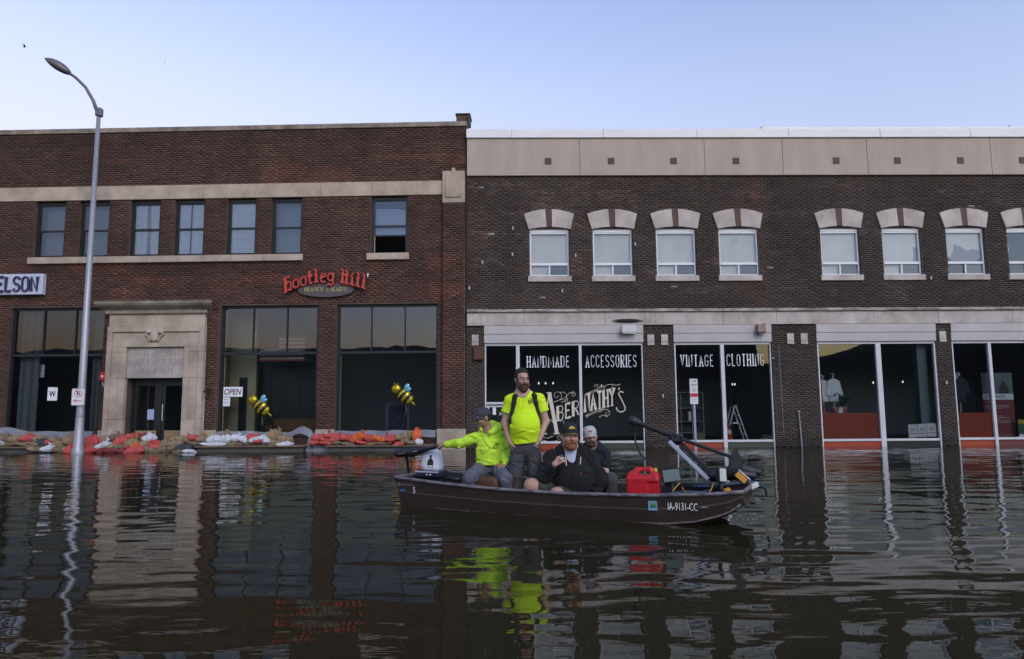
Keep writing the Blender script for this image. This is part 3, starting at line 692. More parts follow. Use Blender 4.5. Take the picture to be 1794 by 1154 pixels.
# shop door in the first bay
q = MB(); q.box(-.79, .116, .02, .10, 1.33, 1.40); q.box(-.79, .116, .025, .10, 1.25, 1.29); q.box(-.79, -.70, .021, .10, .1, 1.25); q.box(.03, .116, .021, .10, .1, 1.25); q.build('door_frame', m_whitef, S1)
# window lettering
wl = M('window_lettering', (.74, .74, .80), .6)
for s, a, b, z0, z1, par in (('HANDMADE', .446, 1.748, 2.435, 2.79, S1), ('ACCESSORIES', 2.235, 3.80, 2.425, 2.813, S1), ('VINTAGE', 5.14, 6.155, 2.433, 2.80, S2), ('CLOTHING', 6.555, 7.71, 2.44, 2.817, S2)):
    lettering(s, a, b, z0, z1, .075, .030, .004, serif=.026, gap=.40).build('lettering', wl, par)
gold = M('cream_lettering', (.62, .56, .45), .6)
def fpx(x, y):   # sign drawn on its own little grid: 57.8 units per metre, origin at the shop's left jamb
    return (.228+(x-911)/57.0, 1.30-(y-708)/57.0)
lt = MB(); K = [0]
def stroke(pts, th, wf=None, n=None):
    K[0] += 1; stroke_poly(lt, [fpx(*p) for p in pts], th/57.0, .070-.0004*(K[0] % 9), .075, wf)
def spiral(cx, cy, r0, r1, a0, a1, n=18): return [(cx+(r0+(r1-r0)*k/n)*math.cos(R(a0+(a1-a0)*k/n)), cy+(r0+(r1-r0)*k/n)*math.sin(R(a0+(a1-a0)*k/n))) for k in range(n+1)]
# tall A
stroke([(962, 688), (974, 756)], 6.2); stroke([(957, 687), (966, 687)], 1.6); stroke([(968, 757), (979, 757)], 1.8); stroke([(961, 690), (951, 756)], 2.2); stroke([(947, 757), (957, 757)], 1.8); stroke([(954, 733), (964, 733), (970, 740)], 1.6)
def baseline(x): return -.30*(x-977)
def bl_letters(s, x0, x1, h0, h1, ztop):
    q = lettering(s, 0, 1, 0, 1, 0, .001, gap=.24)
for s, x0, x1, zb, hh, sl in (('BER', 976, 1012, 735, 24, -.30), ('NATHY', 1023, 1074, 720, 29, -.22)):
    w = 0; lay = []
    for ch in s:
        gw = max(p[0] for q in GL[ch] for p in q); lay.append((w, GL[ch])); w += gw+.24
    w -= .24; sx = (x1-x0)/w
    for (ox, g) in lay:
        for qi, q in enumerate(g):
            pts = []
            for (px_, pz_) in q:
                X = x0+(ox+px_)*sx; pts.append((X, zb+sl*(X-x0)-pz_*hh))
            stroke(pts, 4.6 if (qi == 0) else 2.6)
            for e, o_ in ((0, 1), (-1, -2)):
                if abs(q[e][1]-q[o_][1]) > abs(q[e][0]-q[o_][0]) and (q[e][1] < .02 or q[e][1] > .98):
                    X, Y_ = pts[e]; stroke([(X-2.6, Y_+.6), (X+2.6, Y_-.6)], 1.7)
stroke([(1082, 683), (1083, 679)], 2.2)
stroke(spiral(1086, 690, 4.5, 4, -30, -190, 8)+[(1084, 694), (1088, 702), (1092, 712)]+spiral(1085, 713, 8, 7.5, 0, 180, 12), 3.4)
for pts, th in ((spiral(975, 692, 2, 9, 0, 420, 24), 1.0), (spiral(984, 694, 8, 9, -120, 100, 12), 1.0), ([(970, 703), (978, 700), (988, 697), (996, 688), (1003, 686)], 1.2), (spiral(1003, 690, 4.5, 1.5, -90, 330, 18), 1.1), (spiral(990, 700, 4, 1, -60, 260, 12), .9),
    ([(1024, 690), (1036, 685), (1048, 680), (1053, 674)], 1.6), ([(1024, 692.5), (1036, 688), (1046, 683)], .9), (spiral(1044, 676, 4, 1.5, -200, 120, 14), 1.0), (spiral(1056, 678, 4, 1.2, 200, -160, 14), 1.0), ([(1052, 673), (1056, 678), (1062, 674), (1070, 673), (1078, 675), (1085, 673)], 1.1), (spiral(1070, 677, 3.5, 1, -90, 130, 10), .9),
    ([(1024, 727), (1034, 722), (1046, 717.5), (1056, 716)], 1.6), ([(1024, 729.5), (1034, 725), (1044, 720.5), (1052, 719)], .9), ([(1050, 717), (1060, 716), (1066, 720)], 1.1), (spiral(1061, 723, 5.5, 1.5, -60, 250, 16), 1.1), ([(1062, 728.5), (1055, 726), (1050, 727), (1048, 730)], 1.2),
    ([(948, 762), (958, 765), (967, 761)], 1.0), ([(950, 768), (962, 772), (974, 769)], 1.0), (spiral(978, 763, 4, 1.5, 90, 380, 12), 1.0), (spiral(984, 738, 4, 1.5, 200, 420, 12), 1.2)): stroke(pts, th)
lt.build('lettering', gold, S1)
font_mesh('315', 'door_number', -.41, -.22, 1.00, 1.09, .055, m_white, S1)
MB().box(-.60, -.50, .05, .056, 1.02, 1.28).build('sticker', m_paper, S1)
# roof and interior
p = MB(); p.quad((RU0, .3, 9.3), (RU1, .3, 9.3), (RU1, 14, 9.3), (RU0, 14, 9.3)); p.build('roof', m_roof, RB)
p = MB(); p.box(RU1, RU1+.25, 0, 14, -.6, 9.6); p.box(RU0, RU1, 13.7, 14, -.6, 9.6); p.box(RU0+.002, RU0+.2, .3, 13.7, -.6, 9.6); p.box(RU0+.2, RU1, .29, .4, 9.0, 9.58); p.build('side_wall', m_mortarR, RB)
rm = MB()
rm.quad((RU0, .28, .05), (RU1, .28, .05), (RU1, 6.5, .05), (RU0, 6.5, .05), 1)
rm.quad((RU0, .28, 3.35), (RU0, 6.5, 3.35), (RU1, 6.5, 3.35), (RU1, .28, 3.35), 2)
rm.quad((RU0, 6.5, .05), (RU1, 6.5, .05), (RU1, 6.5, 3.35), (RU0, 6.5, 3.35), 0)
for u in (8.9,): rm.box(u-.05, u+.05, .3, 6.5, .05, 3.35, 0)
rm.quad((RU0, .28, 4.4), (RU1, .28, 4.4), (RU1, 3.5, 4.4), (RU0, 3.5, 4.4), 1)
rm.quad((RU0, .28, 7.6), (RU0, 3.5, 7.6), (RU1, 3.5, 7.6), (RU1, .28, 7.6), 2)
rm.quad((RU0, 3.5, 4.4), (RU1, 3.5, 4.4), (RU1, 3.5, 7.6), (RU0, 3.5, 7.6), 0)
rm.build('interior', [m_dark, m_darkfloor, m_ceil], RB)
box('orange_stage', m_orange, 9.40, 11.13, .10, .16, -.2, 1.0, RB); box('stage_top', m_blackf, 9.40, 11.13, .26, 1.1, .95, 1.0, RB)
box('orange_stage', m_orange, 13.55, 14.61, .10, .16, -.2, .98, RB); box('stage_top', m_blackf, 13.55, 14.61, .26, 1.1, .93, .96, RB)
p = MB(); p.box(12.60, 12.90, .35, .6, .05, 3.3); p.build('inner_column', M('grey_blue_paint', (.16, .19, .22), .8), RB)
p = MB(); p.box(17.2, 17.5, .35, .6, .05, 3.3); p.build('inner_column', MATS['grey_blue_paint'], RB)
# standpipe, junction on pier, roof bits
p = MB().tube([(8.64, -.05, 1.05), (8.67, -.05, .4), (8.69, -.05, -.4)], .022, 8); p.lathe([(.04, 1.03), (.04, 1.08)], 8, (8.64, -.05, 0)); p.build('conduit', M('grey_conduit', (.28, .29, .32), .5, metal=.3), RB)
p = MB().tube([(8.15, -.014, 3.1), (8.155, -.014, 1.8), (8.17, -.014, .35)], .006, 5); p.build('wire', M('pale_wire', (.35, .33, .32), .8), RB)
for (u, z) in ((.05, 6.72), (.03, 5.9), (1.98, 5.85), (3.83, 6.2), (7.0, 6.35), (-.9, 5.65), (1.55, 4.75), (-1.3, 4.85), (4.55, 1.55), (12.98, 5.1), (13.22, 1.9)):
    MB().box(-.02, .02, -.05, 0, -.05, .05).build('bracket', M('grey_bracket', (.45, .45, .5), .6), RB, loc=(u, 0, z))

# ------------------------------------------------------------------ far bank behind the photographer (seen only as a reflection in the shop glass)
def far_bank():
    """low wooded ridge and roofs across the street"""
    X = np.concatenate([np.arange(-130, 130, .5)]); h = 8.3+1.4*vnoise(X*.045, 0*X, 5)+.7*vnoise(X*.22, 0*X+3, 6)+.35*vnoise(X*.9, 0*X+9, 7)
    h = np.where((X > 34) & (X < 45.5), h-3.4+1.2*((X-34)/11), h); h = np.where((X > 39) & (X < 40.2), h+3.2, h); h = np.where((X >= 45.5) & (X < 58), 8.0+(X-45.5)*.34, h); h = np.where(X >= 58, h+2.2, h)
    v = []; n = len(X)
    for y, k in ((-44, -.1), (-46, .55), (-47.5, .93), (-48.5, 1.0), (-52, .95)): v += [(x, y, max(-.6, hh*k)) for x, hh in zip(X, h)]
    v = np.array(v); q = [(r*n+i, (r+1)*n+i, (r+1)*n+i+1, r*n+i+1) for r in range(4) for i in range(n-1)]
    o = link('hills', np_mesh('hills', v, np.array(q), M('far_ridge', (.15, .165, .16), .95, noise=(.4, .5)), smooth=True)); tag(o, 'dark wooded ridge across the street behind the photographer', 'hills', kind='structure')
far_bank()

# ------------------------------------------------------------------ street lamp and signs
m_galv = M('galvanised_steel', (.40, .41, .45), .45, metal=.45, noise=(26, .30), bump=(40, .1))
m_lampgrey = M('lamp_grey', (.14, .135, .15), .5, metal=.3)
LP = empty('street_lamp', (-12.42, 19.75, 0), 0, 'tall galvanised street lamp post with curved arm and drooping lamp head', 'street lamp')
Hp = 10.05
MB().lathe([(.165, -.5), (.165, .10), (.15, .14), (.132, .17), (.104, 1.2), (.056, Hp)], 20).build('pole', m_galv, LP, smooth=True)
MB().lathe([(.115, 1.05), (.115, 1.09)], 20).build('band', M('lamp_band', (.2, .19, .19), .5), LP)
MB().box(-.08, .10, -.09, .09, Hp-.05, Hp+.22).build('bracket', m_lampgrey, LP, bevel=.03)
ax = [(-.03, 0, Hp+.05), (-.18, -.02, Hp+.45), (-.42, -.05, Hp+.86), (-.70, -.09, Hp+1.14), (-.96, -.12, Hp+1.32)]
MB().tube(ax, [.055, .05, .045, .042, .04], 10).build('arm', m_lampgrey, LP, smooth=True)
hd = MB(); nseg = 10; ringn = 12
for k in range(nseg+1):
    t = k/nseg; w = .20*math.sin(math.pi*min(1, (t*.90+.09)))**.7+.005; hz = .155*math.sin(math.pi*min(1, (t*.86+.12)))**.8+.006
    for j in range(ringn):
        a = 2*math.pi*j/ringn; zz = math.sin(a)*hz*(1.0 if math.sin(a) > 0 else .75)
        hd.v.append((-t*.84, math.cos(a)*w, zz))
for k in range(nseg):
    for j in range(ringn): hd.f.append([k*ringn+j, (k+1)*ringn+j, (k+1)*ringn+(j+1) % ringn, k*ringn+(j+1) % ringn]); hd.m.append(0)
hd.f.append(list(range(ringn))); hd.m.append(0); hd.f.append(list(range(nseg*ringn, nseg*ringn+ringn))[::-1]); hd.m.append(0)
h = hd.build('lamp_head', m_lampgrey, LP, smooth=True, loc=(-.90, -.11, Hp+1.28), rot=(0, R(31), R(6)))
ln = MB(); ln.lathe([(.0, -.10), (.06, -.095), (.105, -.07), (.12, -.03)], 14); ln.v = [(-.46+x*2.0, y, z) for x, y, z in ln.v]; ln.build('lens', M('lamp_lens', (.18, .17, .16), .2), h, smooth=True)

NP = empty('no_parking_sign', (-12.40, 19.60, 1.62), 0, 'white no parking sign with red ring strapped to the lamp post', 'sign')
m_signw = M('sign_white', (.72, .70, .72), .5); m_red = M('sign_red', (.45, .03, .04), .5); m_green = M('sign_green', (.03, .22, .13), .5)
def rrect(x0, x1, z0, z1, r, n=4):
    p = []
    for cx, cz, a in ((x1-r, z0+r, -90), (x1-r, z1-r, 0), (x0+r, z1-r, 90), (x0+r, z0+r, 180)): p += [(cx+r*math.cos(R(a+90*k/n)), cz+r*math.sin(R(a+90*k/n))) for k in range(n+1)]
    return p
MB().prism(rrect(-.20, .17, -.24, .24, .03), -.008, 0).build('panel', m_signw, NP)
b_ = MB(); stroke_poly(b_, rrect(-.19, .16, -.23, .23, .03)+[rrect(-.19, .16, -.23, .23, .03)[0]], .008, -.011, -.008); b_.build('border', m_red, NP)
b_ = MB(); stroke_poly(b_, arc(-.01, .10, .105, .105, 0, 360, 28), .022, -.012, -.008); stroke_poly(b_, [(-.085, .175), (.065, .025)], .02, -.0128, -.008)
stroke_poly(b_, [(-.11, -.11), (.08, -.11)], .02, -.012, -.008); stroke_poly(b_, [(-.075, -.075), (-.12, -.11), (-.075, -.145)], .018, -.0126, -.008); b_.build('symbol', m_red, NP)
lettering('R', -.05, .04, .035, .165, -.008, .026, .0032).build('lettering', m_ink, NP)

PS = empty('parking_sign', (4.92, 18.6, 0), R(-6), 'tall narrow green and white parking sign on a grey post in the water', 'sign')
MB().box(-.032, .032, -.015, .02, -.5, 1.95).build('post', M('post_grey', (.33, .35, .42), .5, metal=.4), PS, bevel=.006)
sp_ = MB().prism(rrect(-.105, .105, 1.30, 1.98, .02), -.026, -.016).build('panel', m_signw, PS)
lettering('2', -.085, -.035, 1.89, 1.955, -.026, .016, .003).build('lettering', m_green, PS)
b_ = MB()
for z, a, c in ((1.93, -.02, .085), (1.905, -.02, .07), (1.835, -.085, .085), (1.805, -.075, .075), (1.735, -.05, .05), (1.685, -.06, .07), (1.645, -.04, .05)): b_.box(a, c, -.0285, -.026, z-.008, z+.008)
b_.build('print', m_green, PS)
b_ = MB(); b_.box(-.1, .1, -.029, -.026, 1.49, 1.59); b_.build('red_stripe', m_red, PS)
b_ = MB()
for z in (1.44, 1.41, 1.36): b_.box(-.07, .06, -.0285, -.026, z-.006, z+.006)
b_.build('print', M('print_grey', (.35, .35, .36), .7), PS)

# things mounted on the facades (own frames, at the walls)
def onL(u, z, w=0.0):
    a = math.atan(-.0312607); return Vector((u*math.cos(a)-w*math.sin(a), 20.7+u*math.sin(a)+w*math.cos(a), z))
def onR(u, z, w=0.0):
    a = math.atan(.0133063); return Vector((u*math.cos(a)-w*math.sin(a), 20.7+u*math.sin(a)+w*math.cos(a), z))
RL, RR = math.atan(-.0312607), math.atan(.0133063)

NS = empty('shop_sign', onL(-14.63, 4.80), RL, 'white box sign with dark blue raised NELSON letters on brick', 'sign')
box('sign_box', M('sign_lavender', (.50, .52, .64), .5), -2.35, 0, -.16, -.005, .0, .655, NS, .01)
lettering('NELSON', -1.73, -.11, .06, .60, -.16, .088, .05, gap=.22).build('lettering', M('navy_letters', (.018, .022, .085), .4), NS)

BS = empty('shop_sign', onL(-5.73, 4.60), RL, 'arched orange-red Bootleg Hill letters over an oval HONEY MEADS board', 'sign')
dk = M('sign_backing', (.012, .014, .02), .5)
def arch(x, z):      # letters stand on a shallow arch
    xx = x*1.0; return (xx+ (z-.2)*xx*.10, z-.185*xx*xx+.02*xx)
ov = lambda rx, rz, n=40: [(rx*math.cos(2*math.pi*k/n), .245+rz*math.sin(2*math.pi*k/n)) for k in range(n)]
MB().prism(ov(.87, .225), -.10, -.02).build('oval_board', M('oval_grey', (.075, .07, .08), .6), BS)
b_ = MB(); o2 = ov(.80, .165); stroke_poly(b_, o2+[o2[0]], .016, -.104, -.10); b_.build('oval_line', M('sign_rose', (.34, .05, .06), .5), BS)
lettering('HONEY MEADS', -.66, .66, .195, .325, -.10, .024, .005, serif=.018, gap=.22, space=.35).build('lettering', M('sign_gold', (.42, .36, .12), .5), BS)
gl = ['b_', 'o_', 'o_', 't_', 'l_', 'e_', 'g_', ' ', 'h_', 'i_', 'l_', 'l_']
for nm, th, y, mt, dep in (('letter_backing', .135, -.105, dk, .03), ('lettering', .076, -.15, M('sign_orange', (.52, .050, .026), .45), .04)):
    lettering('', -1.24, 1.24, .43, .93, y, th, dep, warp=arch, glyphs=gl, gap=.13, space=.30).build(nm, mt, BS)
b_ = MB(); b_.lathe([(.028, 0), (.028, .02)], 10, axis='y'); b_.box(-.012, .012, 0, .02, -.09, -.03); b_.build('registered_mark', m_white, BS, loc=(1.31, -.16, .70))

FA = empty('fire_alarm', onL(-12.60, 2.27), RL, 'red fire alarm bell box on brick beside the stone doorway', 'alarm')
box('case', M('alarm_red', (.48, .012, .016), .4), -.10, .09, -.10, 0, -.13, .13, FA, .015)
MB().lathe([(.035, -.112), (.03, -.10)], 10, (0, 0, 0), axis='y').build('strobe', m_white, FA)
MB().tube([(-.02, -.02, -.13), (-.02, -.02, -.26), (.03, -.02, -.33), (.12, -.02, -.36)], .012, 6).build('conduit', m_whitef, FA)
WLm = empty('wall_light', onL(-9.25, 1.83), RL, 'small dark gooseneck wall light on brick right of the stone doorway', 'lamp')
MB().tube([(0, 0, 0), (0, -.14, .05), (0, -.22, .02)], .015, 6).build('arm', m_blackf, WLm)
MB().lathe([(.03, .03), (.06, 0), (.13, -.07)], 12, (0, -.24, 0), cap=False).build('shade', m_blackf, WLm)
MB().tube([(-.17, -.02, -.1), (-.18, -.02, -.8), (-.18, -.02, -1.3)], .012, 6).build('conduit', m_whitef, WLm)
for (u, z, nm, lab) in ((3.54, 3.46, 0, 'white wall pack light under a black soot stain on the stone band'), (7.575, 3.43, 1, 'rusty wall pack light at the end of the fascia by the brick pier')):
    wp = empty('wall_light', onR(u, z), RR, lab, 'lamp')
    if nm == 0:
        MB().prism([(-.24, .0), (.24, .0), (.21, .20), (-.21, .20)], -.26, -.06).build('case', M('lamp_white', (.55, .55, .58), .5), wp, bevel=.02)
        MB().box(-.2, .2, -.25, -.08, -.03, 0).build('lens', M('lamp_lens_pale', (.5, .52, .54), .2), wp)
    else:
        MB().prism([(-.13, .03), (.14, .0), (.12, .27), (-.12, .25)], -.24, -.06).build('case', M('rust_lamp', (.42, .36, .33), .7, noise=(9, .5, (.2, .05, .02))), wp, bevel=.02)
        MB().box(-.1, .1, -.23, -.08, -.03, 0).build('lens', M('lamp_lens_dark', (.1, .1, .1), .2), wp)
# soot above the wall light
st = MB().prism([(.55*math.cos(2*math.pi*k/22)*(1+.1*math.sin(k*2.7)), .085*math.sin(2*math.pi*k/22)*(1+.2*math.sin(k*1.9))) for k in range(22)], -.0635, -.0615)
def sootmat():
    m = bpy.data.materials.new('soot'); m.use_nodes = True; nt = m.node_tree; b = nt.nodes['Principled BSDF']; b.inputs['Base Color'].default_value = (.02, .018, .016, 1); b.inputs['Roughness'].default_value = 1
    tc = nt.nodes.new('ShaderNodeTexCoord'); mp = nt.nodes.new('ShaderNodeMapping'); mp.inputs['Scale'].default_value = (1.9, 0, 12); ln_ = nt.nodes.new('ShaderNodeVectorMath'); ln_.operation = 'LENGTH'
    mr = nt.nodes.new('ShaderNodeMapRange'); mr.inputs[1].default_value = 1.0; mr.inputs[2].default_value = .35; mr.inputs[3].default_value = 0; mr.inputs[4].default_value = .93
    Lk = nt.links.new; Lk(tc.outputs['Object'], mp.inputs[0]); Lk(mp.outputs[0], ln_.inputs[0]); Lk(ln_.outputs['Value'], mr.inputs[0]); Lk(mr.outputs[0], b.inputs['Alpha']); return m
o = st.build('soot_stain', sootmat(), RB, loc=(3.52, 0, 3.80))

# papers in the left windows
def paper(par_on, rot, u, z, w, h, lab, rows=(), txt=None, wd=.168):
    e = empty('paper_notice', par_on(u, z, wd), rot, lab, 'paper'); MB().box(-w/2, w/2, -.003, 0, 0, h).build('sheet', m_paper, e)
    if txt: font_mesh(txt[0], 'lettering', -w/2+w*txt[1], w/2-w*txt[1], h*txt[2], h*txt[3], -.003, txt[4], e, .002, txt[5], txt[6] if len(txt) > 6 else .01)
    if rows:
        b = MB()
        for (zz, a, c, t) in rows: b.box(-w/2+w*a, -w/2+w*c, -.005, -.003, h*zz, h*zz+t)
        b.build('print', M('print_faint', (.34, .36, .42), .8), e)
paper(onL, RL, -14.32, 1.54, .31, .41, 'white sheet with a bold letter W taped inside the curtained window', txt=('W', .16, .28, .72, m_ink, 0, .03))
paper(onL, RL, -8.63, 1.62, .60, .30, 'white OPEN sign with dark red slanted letters in the window', txt=('OPEN', .05, .18, .82, M('open_maroon', (.13, .010, .02), .6), .25, .018))
paper(onL, RL, -8.82, 1.33, .22, .27, 'small white notice taped below the OPEN sign', rows=((.75, .15, .85, .02), (.55, .15, .8, .012), (.42, .15, .85, .012), (.3, .15, .7, .012)))
paper(onL, RL, -15.0, 2.28, .27, .4, 'pale square paper behind the glass near the left curtain', rows=((.5, .1, .9, .02), (.8, .3, .9, .02)), wd=.5)

# bee balloons floating inside the shop window
m_by = M('foil_yellow', (.45, .34, .015), .22, metal=.6); m_bb = M('foil_black', (.012, .012, .012), .25, metal=.4); m_bw = M('foil_blue', (.16, .42, .55), .2, metal=.4)
def bee(u, z, lab, tilt):
    e = empty('bee_balloon', onL(u, z, -.04), RL, lab, 'balloon', 'bee balloons in the shop windows')
    piv = empty('dummy'); bpy.data.objects.remove(piv)
    prof = [(.04, -.32), (.12, -.24), (.185, -.12), (.20, 0), (.17, .12), (.11, .20)]
    rot = (0, R(tilt), 0)
    def ell(r0, r1, n=5):   # a band of the body between two heights
        out = []
        for k in range(n+1):
            h_ = r0+(r1-r0)*k/n; t = h_/.30; rr = .205*math.sqrt(max(.02, 1-t*t)); out.append((rr, h_))
        return out
    hs = [-.27, -.17, -.09, .0, .08, .16, .22]
    for k, (a, b) in enumerate(zip(hs, hs[1:])):
        m_ = MB().lathe([(r*(1 if i_ not in (0, 5) else .97), h_) for i_, (r, h_) in enumerate(ell(a, b))], 16); m_.build('stripe', m_bb if k % 2 else m_by, e, smooth=True, rot=rot).scale = (1, .62, 1)
    m_ = MB().lathe([(.012, -.44), (.02, -.36), (.035, -.27)], 10); m_.build('stinger', m_by, e, smooth=True, rot=rot).scale = (1, .62, 1)
    hp = [(.145*math.sin(math.pi*k/10)+.001, -.145*math.cos(math.pi*k/10)) for k in range(11)]
    rm_ = Matrix.Rotation(R(tilt), 3, 'Y'); hc = rm_ @ Vector((0, 0, .33))
    MB().lathe(hp, 16).build('head', m_by, e, smooth=True, loc=hc).scale = (1, .62, 1)
    for dx in (-.05, .06): MB().tube([(dx*.4, 0, .1), (dx, 0, .17), (dx*1.3, 0, .19)], [.014, .012, .022], 6).build('antenna', m_by, e, loc=hc)
    for ang, sc_ in ((20, 1.0), (58, .8)):
        w_ = MB().lathe([(.075*math.sin(math.pi*k/8)**.8+.001, .13-.13*math.cos(math.pi*k/8)) for k in range(9)], 12)
        w_.build('wing', m_bw, e, smooth=True, loc=rm_ @ Vector((.12, -.06, .06)), rot=(0, R(ang), 0)).scale = (sc_, .5, sc_)
    MB().tube([(.05, 0, -.3), (.06, .01, -.42), (.05, 0, -.55)], .0035, 5).build('ribbon', m_cream, e)
bee(-7.66, 1.30, 'striped yellow and black bee balloon inside the window with the OPEN sign', -50); bee(-3.27, 1.60, 'striped yellow and black bee balloon inside the window beside the corner pilaster', -50)
# flag on the back wall
FL = empty('flag', onL(-7.25, 2.72, .45), RL, 'striped flag with dark blue canton hanging inside the shop', 'flag')
f_ = MB()
for k in range(13): f_.box(-.70, .72, -.003, .003, k*.06, k*.06+.06, k % 2)
f_.build('stripes', [M('flag_red', (.34, .05, .05), .9), M('flag_white', (.62, .60, .56), .9)], FL)
box('canton', M('flag_navy', (.012, .016, .05), .9), -.70, -.10, -.006, -.0031, .36, .78, FL)

# ------------------------------------------------------------------ window ledges and sandbags
m_conc = M('wet_concrete', (.10, .095, .085), .6, noise=(2, .4)); m_plank = M('plank_wood', (.20, .14, .09), .8, noise=(5, .3), stretch=(.2, 2, 2))
for (u0, u1, lab) in ((-18.8, -13.05, 'dark concrete ledge under the curtained shop window'), (-9.35, -6.1, 'dark concrete ledge under the window with the OPEN sign'), (-5.45, -2.2, 'dark concrete ledge under the window beside the corner pilaster')):
    e = empty('ledge', onL(0, 0), RL, lab, 'ledge'); box('footing', m_conc, u0+.05, u1-.05, -.60, -.035, -.5, .125, e); box('board', m_plank, u0, u1, -.70, -.036, .128, .165, e, .006)
def bag_mesh(seed):
    """a filled sack: pillow with squared-off seams, sagging and creased"""
    rg = np.random.default_rng(seed); n, m = 15, 11; v = []; idx = {}
    ph = rg.uniform(0, 6.28, 8)
    for side in (1, -1):
        for i in range(n):
            for j in range(m):
                if side == -1 and (i in (0, n-1) or j in (0, m-1)): idx[(side, i, j)] = idx[(1, i, j)]; continue
                s, t = -1+2*i/(n-1), -1+2*j/(m-1)
                prof = ((1-abs(s)**3.2)**.55)*((1-abs(t)**3.0)**.55)
                x = .265*s*(1-.07*(1-abs(t)))+.012*math.sin(5*t+ph[0]); y = .175*t*(1-.10*(1-abs(s)))+.012*math.sin(4*s+ph[1])
                z = side*.080*prof*(1+.22*math.sin(2.6*s+ph[2])*math.cos(1.9*t+ph[3]))
                cr = .015*math.sin(11*s+3*t+ph[4])+.012*math.sin(8*t-5*s+ph[5])+.006*math.sin(19*s+ph[6])
                z += cr*(prof if side == 1 else .4*prof)+.010*math.sin(3*s+ph[7])*(1-prof)
                idx[(side, i, j)] = len(v); v.append((x+rg.normal(0, .002), y+rg.normal(0, .002), z))
    f = []
    for i in range(n-1):
        for j in range(m-1):
            f.append((idx[(1, i, j)], idx[(1, i+1, j)], idx[(1, i+1, j+1)], idx[(1, i, j+1)])); f.append((idx[(-1, i, j)], idx[(-1, i, j+1)], idx[(-1, i+1, j+1)], idx[(-1, i+1, j)]))
    return np_mesh('sandbag', np.array(v), np.array(f), m_blackf)
BAGS = [bag_mesh(s) for s in range(7)]
def neck_mesh(seed):
    m_ = MB(); n = 10; pr = [(.05, -.02), (.035, .03), (.022, .055), (.03, .075), (.055, .11), (.06, .14)]
    rg = np.random.default_rng(seed+50)
    for (r_, h_) in pr:
        for j in range(n):
            a = 2*math.pi*j/n; k = 1+.35*math.sin(j*2.6+seed)*min(1, max(0, h_-.03)*12); m_.v.append((r_*k*math.cos(a), r_*k*math.sin(a)*.7, h_+rg.normal(0, .004)))
    for i in range(len(pr)-1):
        for j in range(n): m_.f.append([i*n+j, i*n+(j+1) % n, (i+1)*n+(j+1) % n, (i+1)*n+j]); m_.m.append(0)
    m_.f.append(list(range((len(pr)-1)*n, len(pr)*n))); m_.m.append(0)
    return m_.mesh('neck', m_blackf, True)
NECKS = [neck_mesh(s) for s in range(3)]
BC = {'t': ('tan', M('burlap_tan', (.30, .215, .125), .95, noise=(7, .35), bump=(70, .5))), 'b': ('brown', M('burlap_brown', (.20, .145, .095), .95, noise=(7, .35), bump=(70, .5))),
      'w': ('white', M('bag_white', (.60, .61, .66), .75, noise=(6, .15), bump=(50, .3))), 'r': ('red', M('bag_red', (.52, .085, .075), .8, noise=(6, .25), bump=(60, .4))),
      'o': ('orange', M('bag_orange', (.66, .13, .03), .75, noise=(6, .2), bump=(60, .4))), 'k': ('dark green', M('bag_dark', (.035, .05, .055), .8, noise=(6, .2), bump=(60, .3))), 'm': ('maroon', M('bag_maroon', (.22, .035, .04), .85, noise=(6, .25), bump=(60, .4)))}
m_tie = M('neck_tan', (.34, .19, .07), .9, noise=(9, .3))
nb = [0]
def pxL(px, py, w): # sketch grid of the sandbag wall: columns along the wall, rows above the water
    return (-16.45+(px)*.01838 if px < 200 else -12.77+(px-200)*.01783, .165+(779-py)*.0173)
def bag(px, py, c, wid, hgt, row_w, place, tilt=0, neck=None, yaw=None, nc=None):
    i = nb[0]; nb[0] += 1; rg = np.random.default_rng(300+i)
    u, z = pxL(px, py, row_w)
    cn, mt = BC[c]
    o = link('sandbag', BAGS[i % 7], None, onL(u, z, row_w), (R(rg.uniform(-13, 13)), R(-tilt+rg.uniform(-9, 9)), RL+R(yaw if yaw is not None else rg.uniform(-14, 14))), mt, (wid*.0182/.52, 1.0, hgt*.0176/.176))
    has = ' with a tied neck' if neck is not None else ''
    tag(o, f'{cn} sandbag{has} {place}', 'sandbag', f'{cn} sandbags{has} {place}')
    if neck is not None:
        s = o.scale; k = .9
        n_ = link('neck', NECKS[i % 3], o, (neck*.2, -.03, .05), (0, R(neck*35), 0), BC[nc][1] if nc else m_tie, (k/s[0], k, k/s[2]))
A_, B_, C_, D_ = 'under the curtained window', 'before the stone doorway', 'below the OPEN sign', 'on the pilaster ledge'
for t in [ # px, py, colour, width, height (sketch units), depth from wall
    (-14, 774, 'b', 30, 11, -.40), (14, 774.5, 'b', 34, 10, -.42), (44, 775, 'b', 30, 10, -.40), (72, 775, 'b', 34, 10, -.42), (100, 774.5, 't', 30, 11, -.40),
    (-20, 765, 't', 30, 14, -.38), (2, 765, 't', 18, 14, -.40), (16, 764.5, 'w', 18, 14, -.44), (33, 765, 'k', 26, 13, -.36), (51, 767, 't', 28, 14, -.40, 0, .3), (51, 768, 'w', 13, 8, -.62), (64, 773, 'w', 13, 9, -.66),
    (66, 766, 'b', 20, 12, -.36, 0, .2), (86, 766, 't', 26, 14, -.40), (104, 764.5, 'r', 22, 13, -.44, 4, .4), (122, 767, 't', 22, 13, -.40), (120, 778, 't', 15, 22, -.6, 70)]:
    bag(*t[:6], A_, *(t[6:] if len(t) > 6 else ()))
